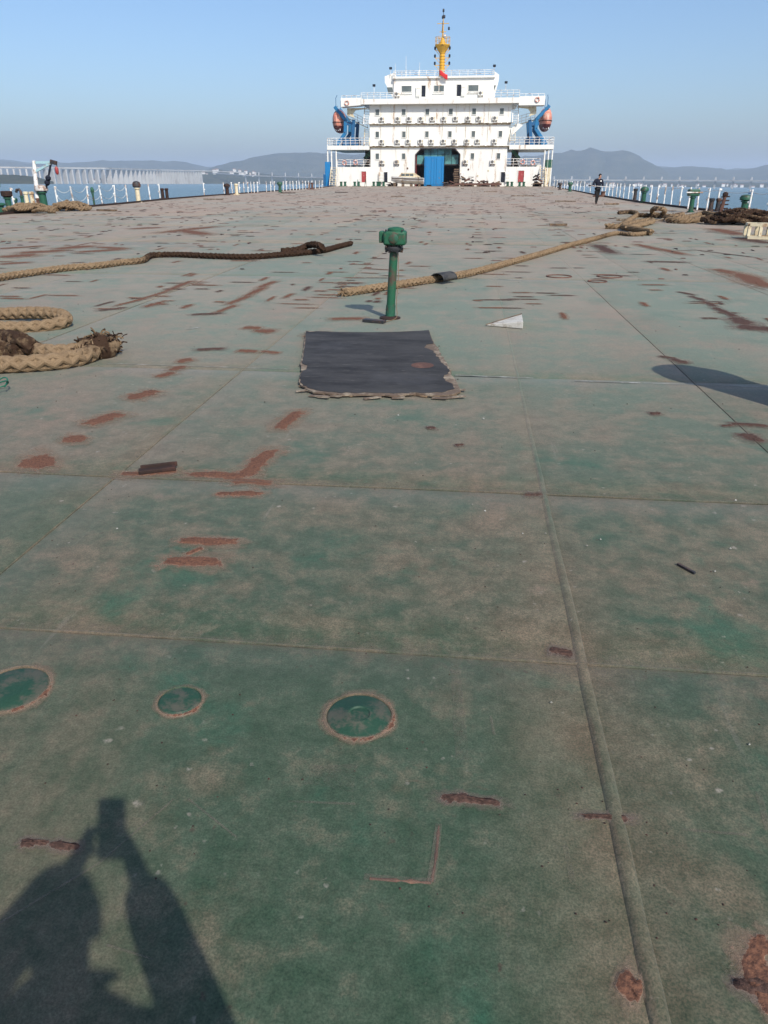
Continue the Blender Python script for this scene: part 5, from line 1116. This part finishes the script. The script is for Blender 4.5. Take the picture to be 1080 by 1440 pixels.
MB().box(cb+Vector((-q-.055,-.07,-.055)), cb+Vector((-q-.001,.07,.075))).build('side_port', 'green_paint', sp_o, smooth=False, bevel=.012)
MB().lathe([(.055,0),(.055,.012),(.03,.02),(0,.02)],cb+Vector((.0,-q-.001,0)),14,(0,-1,0)).build('gauge_plate', 'vent_green', sp_o)
for zz in (-.09,.09):
    for xx in (-.09,.10): MB().lathe([(.012,0),(.012,.01),(0,.012)],cb+Vector((xx,-q,zz)),6,(0,-1,0)).build('bolt', 'dark_metal', sp_o)
pts = [on(zp*.98)+Vector((.055,-.02,0)), on(zp*.6)+Vector((.075,-.03,0)), on(zp*.25)+Vector((.07,-.05,0)), c+Vector((.09,-.06,.03)), c+Vector((.02,-.22,.008)), c+Vector((-.06,-.34,.006))]
tag(MB().tube(smoothpath(pts, .05), .004, 5).build('thin_twine', 'rope_fibre'), 'thin tan twine tied along the green standpipe', 'twine')
MB().beam(G(512,450,.02), G(541,452.5,.02), .09, .03).build('base_bar', 'dark_metal', sp_o, smooth=False)
# ------------------------------------------------------------------ plywood sheet
pc = [G(431,468), G(604,467), G(648,560), G(419.5,548)]; ctr = sum(pc, Vector())/4
ply = empty('plywood_sheet', (ctr.x, ctr.y, 0), 'large dark blue film-faced plywood sheet with broken pale edges', 'plywood')
outline = [(430,468.5),(470,470),(520,470.5),(560,470),(590,468.5),(603.5,467.5),(607,478),(611,487),(617,492),(619,500),(628,512),(634,525),(636,532),(642,540),(646,549),(648,556),(630,560),(606,561),(585,558),(560,561),(535,560),(505,559.5),(480,560),(455,557),(440,556),(430,551),(421,545),(420.5,536),(423,525),(422,515),(425,505),(427,490),(428.5,478)]
def jag(poly, amp, seed, z):
    q = random.Random(seed); out = []
    P = [G(x,y) for x,y in poly]
    for a, b in zip(P, P[1:]+P[:1]):
        n = max(1, int((b-a).length/.035))
        for k in range(n):
            p = a.lerp(b, k/n); d = (ctr-p); d.z = 0; d.normalize(); out.append(p+d*q.uniform(-.2,1)*amp*(1.6 if p.y < 6.6 or p.x > -.3 else .6)+Vector((0,0,z)))
    return out
def slab(poly, z0, z1):
    n = len(poly); return MB().add([(p.x,p.y,z0) for p in poly]+[(p.x,p.y,z1) for p in poly], [tuple(range(n-1,-1,-1)), tuple(range(n,2*n))]+[(i,(i+1)%n,n+(i+1)%n,n+i) for i in range(n)])
core = slab(jag(outline, .012, 1, 0), .016, .028); core.build('core_ply', 'pale_wood', ply, smooth=False)
slab(jag(outline, .03, 2, 0), .006, .0158).build('under_ply', 'wood', ply, smooth=False)
inner = [(430.5,469.5),(436,470.5),(447,469.5),(470,470.5),(520,471),(560,470.5),(590,469),(603,468),(606.5,478.5),(610,487),(600,488.5),(597,493),(609,497),(617,507),(619,511),(627,518),(633,527),(625,534),(627,541),(637,545),(640,552),(622,557),(600,558),(585,557),(560,558.5),(535,558),(505,557.5),(480,558),(455,555.5),(444,554),(432,550),(422.5,544),(421.5,535),(424,526.5),(431,524),(430,519),(424.5,515),(426,505),(428.5,490)]
slab(jag(inner, .014, 3, 0), .0282, .0315).build('face_film', 'film_plywood', ply, smooth=False)
for k, (x, y, L) in enumerate(((448,559.5,.08),(455,561,.05),(524,562,.07),(560,562,.05),(640,561,.08),(618,562.5,.06),(425,552,.05),(472,559.8,.05),(644,551,.06))):
    p = G(x, y); a = rj.uniform(-.4,.4); d = Vector((math.cos(a), math.sin(a), 0))*L; MB().beam(p-d+Vector((0,0,.012)), p+d+Vector((0,0,.02)), .04, .006).build('splinter', 'pale_wood', ply, smooth=False)
p = G(594,518.5); scm = MB().lathe([(0,.0325),(.03,.0325),(.07,.032)],(0,0,0),14); 
scm.v = [Vector((p.x+v.x*1.5, p.y+v.y*1.6, v.z+.0002)) for v in scm.v]; scm.build('rust_spot', 'rust', ply)
# wooden wedge, rusty bar, small litter
p = [G(684,459), G(735,453), G(736,464.5)]
wz = empty('wooden_wedge', G(715,459), 'pale weathered wooden wedge lying on the deck', 'wedge')
v = [G(683,458.5), G(733,451.5), G(735,463)]
MB().add([(q.x,q.y,.004) for q in v]+[(v[0].x,v[0].y,.016),(v[1].x,v[1].y,.085),(v[2].x,v[2].y,.085)], [(2,1,0),(3,4,5),(0,1,4,3),(1,2,5,4),(2,0,3,5)]).build('block', 'wedge_wood', wz, smooth=False, bevel=.006)
MB().add([(q.x,q.y,z_) for q, z_ in ((v[0],.018),(v[1],.088),(v[1],.094),(v[0],.022))]+[(q.x,q.y-.03,z_) for q, z_ in ((v[0],.018),(v[1],.088),(v[1],.094),(v[0],.022))], [(0,1,2,3),(7,6,5,4),(0,4,5,1),(1,5,6,2),(2,6,7,3),(3,7,4,0)]).build('split_edge', 'wood', wz, smooth=False)
a, b = G(195,663,.02), G(247,657,.02); m = MB(); m.beam(a, b, .055, .022); m.beam(a+Vector((0,.03,.012)), b+Vector((0,.03,.012)), .014, .03)
tag(m.build('rusty_bar', 'dark_rust', smooth=False, bevel=.004), 'short rusty angle bar lying on a rust scar', 'bar')
tag(MB().beam(G(953,793,.008), G(977,806,.008), .012, .010).build('dark_nail', 'dark_metal', smooth=False), 'thin dark nail lying on the green deck', 'nail')
m = MB()
for k in range(420):
    y = 1.2*math.exp(rj.random()*math.log(16/1.2)); x = rj.uniform(-.55*y-.4, .38*y+.3); s_ = rj.uniform(.0008,.0030)*(1+y*.22); h = s_*rj.uniform(.4,1)
    c = Vector((x,y,wav(x,y)+.002)); m.add([c+Vector((s_*rj.uniform(.6,1.3)*math.cos(a+k),s_*rj.uniform(.6,1.3)*math.sin(a+k),0)) for a in (0,1.25,2.5,3.8,5.0)]+[c+Vector((0,0,h))], [(0,1,5),(1,2,5),(2,3,5),(3,4,5),(4,0,5)])
tag(m.build('grit', 'dark_rust', smooth=False), 'fine dark grit and rust flakes over the deck', 'grit', kind='stuff')
m = MB()
for (x, y) in ((735,752),(767,752),(844,760),(825,769),(1027,773),(1034,705),(664,711),(682,720),(1005,805),(78,530),(165,745),(560,585),(655,520),(1053,1049),(775,990),(680,590)):
    c = G(x,y); s_ = .0045*(1+c.y*.12); m.add([c+Vector((s_*math.cos(a+x)*rj.uniform(.5,1.2),s_*math.sin(a+x)*rj.uniform(.5,1.2),.006)) for a in (0,1.25,2.5,3.8,5.0)]+[c+Vector((0,0,.013))], [(0,1,5),(1,2,5),(2,3,5),(3,4,5),(4,0,5)])
tag(m.build('paint_chips', 'line_white', smooth=False), 'small white paint chips scattered on the deck', 'paint chips', kind='stuff')
# cream frame on the right
fr = empty('steel_frame', G(1066,336), 'cream painted open steel frame lying at the edge of the rope heap', 'frame')
A, B, h = G(1051,336.5), G(1100,338), .38; bk = Vector((.05,.45,0))
for p, q in ((A,B),(A+bk,B+bk)):
    for z_ in (.05, h): MB().beam(p+Vector((0,0,z_)), q+Vector((0,0,z_)), .08,.08).build('rail', 'cream_paint', fr, smooth=False)
    for t in (0,.33,.67,1): c = p.lerp(q, t); MB().beam(c+Vector((0,0,.09)), c+Vector((0,0,h-.04)), .08,.08).build('upright', 'cream_paint', fr, smooth=False)
for t in (0,.33,.67,1): c = A.lerp(B, t); MB().beam(c+Vector((0,.04,h)), c+bk+Vector((0,-.04,h)), .07,.07).build('cross_bar', 'rust' if t in (.33,) else 'cream_paint', fr, smooth=False)
# ------------------------------------------------------------------ people
def skin_obj(name, verts, edges, mat, parent, root=0, sub=2):
    me = bpy.data.meshes.new(name); me.from_pydata([v[:3] for v in verts], edges, []); me.materials.append(MATS[mat])
    o = bpy.data.objects.new(name, me); COL.objects.link(o); o.parent = parent
    sk = o.modifiers.new('skin', 'SKIN'); sk.use_smooth_shade = True; sk.branch_smoothing = .3
    if not me.skin_vertices: return o
    for i, v in enumerate(verts):
        r = v[3]; d = me.skin_vertices[0].data[i]; d.radius = r if isinstance(r, tuple) else (r, r); d.use_root = (i == root)
    ss = o.modifiers.new('sub', 'SUBSURF'); ss.levels = sub; ss.render_levels = sub
    return o
def make_person(loc, rz, label, J, top, legs, head_dir, hands):
    # J: joint dict in local metres, figure faces -Y
    o = empty('person', loc, label, 'person', rz=rz); V = []; E_ = []; ix = {}
    def ad(n, p, r, prev=None):
        ix[n] = len(V); V.append((p[0],p[1],p[2],r))
        if prev: E_.append((ix[prev], ix[n]))
    ad('pelvis', J['pelvis'], (.13,.10)); ad('waist', J['waist'], (.125,.095), 'pelvis'); ad('chest', J['chest'], (.15,.11), 'waist'); ad('nb', J['neck'], .06, 'chest')
    hd = Vector(J['head']); nk = Vector(J['neck']); ad('jaw', (nk.lerp(hd,.55)+Vector(head_dir)*.03), (.062,.07), 'nb'); ad('skull', hd, (.078,.092), 'jaw'); ad('crown', hd+Vector((0,.01,.075)), (.06,.07), 'skull')
    for s_ in ('l','r'):
        ad('sh'+s_, J['sh'+s_], .062, 'chest'); ad('el'+s_, J['el'+s_], .042, 'sh'+s_); ad('wr'+s_, J['wr'+s_], .028, 'el'+s_)
        ad('pm'+s_, J['pm'+s_], (.036,.020), 'wr'+s_); pm = Vector(J['pm'+s_])
        for k, f in enumerate(hands[s_]):
            f = Vector(f); mid = f*.55+Vector((0,0,.006)); ad('f%s%d' % (s_,k), pm+mid, .010, 'pm'+s_); ad('g%s%d' % (s_,k), pm+f, .008, 'f%s%d' % (s_,k))
        ad('hp'+s_, J['hp'+s_], .088, 'pelvis'); ad('kn'+s_, J['kn'+s_], .056, 'hp'+s_); ad('an'+s_, J['an'+s_], .040, 'kn'+s_)
        an = Vector(J['an'+s_]); ad('to'+s_, an+Vector((0,-.15,-.055)), (.038,.026), 'an'+s_)
    skin_obj('body', V, E_, 'skin', o, 0)
    def sub(names, grow, nm, mat, root):
        vv = []; ee = []; mp = {}
        for n in names: mp[n] = len(vv); q = V[ix[n]]; r = q[3]; r = tuple(x+grow for x in r) if isinstance(r, tuple) else r+grow; vv.append((q[0],q[1],q[2],r))
        for a, b in E_:
            na = [n for n in names if ix[n] == a]; nb_ = [n for n in names if ix[n] == b]
            if na and nb_: ee.append((mp[na[0]], mp[nb_[0]]))
        return skin_obj(nm, vv, ee, mat, o, mp[root])
    sub(['pelvis','waist','chest','nb','shl','ell','wrl','shr','elr','wrr'], .034, 'jacket', top, 'waist')
    sub(['pelvis','hpl','knl','anl','hpr','knr','anr'], .018, 'trousers', legs, 'pelvis')
    for s_ in ('l','r'): sub(['an'+s_,'to'+s_], .016, 'shoe', 'black_cloth', 'an'+s_)
    hv = Vector(head_dir).normalized(); side = hv.cross(Vector((0,0,1))).normalized()
    m = MB(); nv, nu = 8, 18; vs = []
    for j in range(nv+1):
        th = j/nv*1.75
        for i in range(nu):
            a = 2*math.pi*i/nu; d = Vector((math.sin(th)*math.cos(a), math.sin(th)*math.sin(a), math.cos(th))); front = d.dot(hv)
            cut = .0 if (front > .45 and th > 1.05) else 1
            vs.append(hd+Vector((0,.006,.015))+Vector((d.x*.100,d.y*.108,d.z*.122))*(1.0 if cut else .70))
    m.add(vs, [(j*nu+i, j*nu+(i+1)%nu, (j+1)*nu+(i+1)%nu, (j+1)*nu+i) for j in range(nv) for i in range(nu)]); m.build('hair', 'hair', o, local=True)
    for s_ in (-1,1):
        MB().lathe([(0,-.010),(.010,0),(0,.010)], hd+hv*.088+side*s_*.032+Vector((0,0,-.005)), 8).build('eye', 'hair', o, local=True)
        MB().lathe([(0,-.03),(.016,-.01),(.018,.015),(0,.03)], hd+side*s_*.086+Vector((0,0,-.015)), 8).build('ear', 'skin', o, local=True)
    MB().lathe([(.016,-.025),(.012,0),(.004,.022)], hd+hv*.098+Vector((0,0,-.03)), 8).build('nose', 'skin', o, local=True)
    MB().box(hd+hv*.088+Vector((-.022,-.004,-.078)), hd+hv*.088+Vector((.022,.004,-.070))).build('mouth', 'red_paint', o, local=True, smooth=False)
    return o
pl_ = G(838.5, 287.2)
grip = lambda sx_: [(sx_*.02,-.035,.02),(sx_*.005,-.04,-.005),(-sx_*.01,-.04,-.012),(-sx_*.025,-.035,-.015),(sx_*.035,-.01,.03)]
J = dict(pelvis=(0,.02,.93), waist=(0,.01,1.10), chest=(-.01,-.01,1.32), neck=(0,-.03,1.48), head=(.03,-.07,1.62),
 shl=(.20,0,1.40), ell=(.27,-.02,1.12), wrl=(.22,-.20,1.00), pml=(.19,-.26,.99), shr=(-.21,0,1.40), elr=(-.33,-.03,1.14), wrr=(-.30,-.20,1.04), pmr=(-.28,-.26,1.04),
 hpl=(.09,.01,.88), knl=(.06,.02,.48), anl=(.03,.16,.08), hpr=(-.09,.01,.88), knr=(-.06,-.05,.48), anr=(-.045,-.03,.075))
man = make_person((pl_.x, pl_.y, 0), .12, 'man in dark navy jacket and black trousers walking with a long rod', J, 'navy_cloth', 'black_cloth', (.55,-.75,-.25), {'l': grip(1), 'r': grip(-1)})
MB().box((.055,-.163,1.30),(.135,-.158,1.37)).build('chest_patch', 'rail_white', man, local=True, smooth=False)
rod = empty('long_rod', (pl_.x, pl_.y-.29, 1.02), 'long thin rod with dark head held across the walking man', 'rod')
MB().cyl((pl_.x-.50,pl_.y-.30,1.075),(pl_.x+.95,pl_.y-.27,.98),.014,n=6).build('shaft', 'rail_white', rod); MB().lathe([(.02,-.09),(.045,-.06),(.045,.05),(.02,.08)],(pl_.x-.56,pl_.y-.30,1.08),8,(1,0,0)).build('head', 'dark_metal', rod)
# the photographer, whose shadow falls on the near deck; he faces along the view, so his figure is turned half round
fwd = Vector((-_sy, _cy, 0)); up_p = UP.copy()
pb = CAM - FW*0.016 - up_p*0.052
ph = empty('smartphone', pb, 'black phone held up in both hands by the photographer', 'phone')
def obx(c, a, b, d, hx, hy, hz_):
    m = MB(); vs = [c+a*sx_*hx+b*sy_*hy+d*sz_*hz_ for sz_ in (-1,1) for sx_, sy_ in ((-1,-1),(1,-1),(1,1),(-1,1))]
    return m.add(vs, [(0,3,2,1),(4,5,6,7),(0,1,5,4),(1,2,6,5),(2,3,7,6),(3,0,4,7)])
obx(pb, RT, up_p, FW, .038, .080, .0045).build('case', 'lamp_dark', ph, smooth=False, bevel=.003); obx(pb-FW*.0050, RT, up_p, FW, .034, .074, .0004).build('screen', 'window_glass', ph, smooth=False)
ploc = Vector((0.06, -0.46, 0)); prz = math.pi+YAW
inv = Matrix.Rotation(-prz, 3, 'Z')
def loc_(p): return tuple(inv @ (Vector(p)-ploc))
hl_ = pb - RT*.055 - FW*.030 - up_p*.035; hr_ = pb + RT*.055 - FW*.030 - up_p*.035
def fing(c, s_):     # fingers wrap the phone's edge from behind
    base = [(-.012,.045),(-.004,.02),(.0,-.005),(.004,-.028)]
    out = [inv @ (RT*(s_*(.012+abs(a)))+up_p*b+FW*.018) for a, b in base]; out.append(inv @ (RT*(-s_*.0+s_*.010)+up_p*.055-FW*.012)); return [tuple(v) for v in out]
JP = dict(pelvis=(0,.0,.93), waist=(0,.0,1.12), chest=(0,0,1.34), neck=(0,-.02,1.50), head=(0,-.06,1.65),
 shl=(.20,0,1.42), ell=(.33,-.10,1.30), wrl=None, pml=None, shr=(-.20,0,1.42), elr=(-.25,-.15,1.18), wrr=None, pmr=None,
 hpl=(.09,0,.88), knl=(.11,-.02,.48), anl=(.12,.02,.08), hpr=(-.09,0,.88), knr=(-.11,-.02,.48), anr=(-.12,.02,.08))
# figure faces -Y locally; turned round its own left side is +X local = world -X
JP['pml'] = loc_(hl_); JP['pmr'] = loc_(hr_)
JP['wrl'] = loc_(hl_ - RT*.03 - FW*.05 - Vector((0,0,.06))); JP['wrr'] = loc_(hr_ + RT*.03 - FW*.05 - Vector((0,0,.06)))
hdl = inv @ FW
make_person(ploc, prz, 'photographer in dark jacket holding a phone up behind the viewpoint', JP, 'black_cloth', 'navy_cloth', (0,-.9,-.3), {'l': fing(hl_, 1), 'r': fing(hr_, -1)})
# ------------------------------------------------------------------ haze
HTOP = max((o.matrix_world @ Vector(c)).z for o in COL.objects if o.type == 'MESH' and o.get('kind') == 'structure' for c in o.bound_box)+25
hb = MB().box((-16500,-6500,-330),(16500,17500,HTOP)).build('haze', 'haze_air', smooth=False); tag(hb, kind='stuff', label='pale blue haze over the bay', cat='haze')
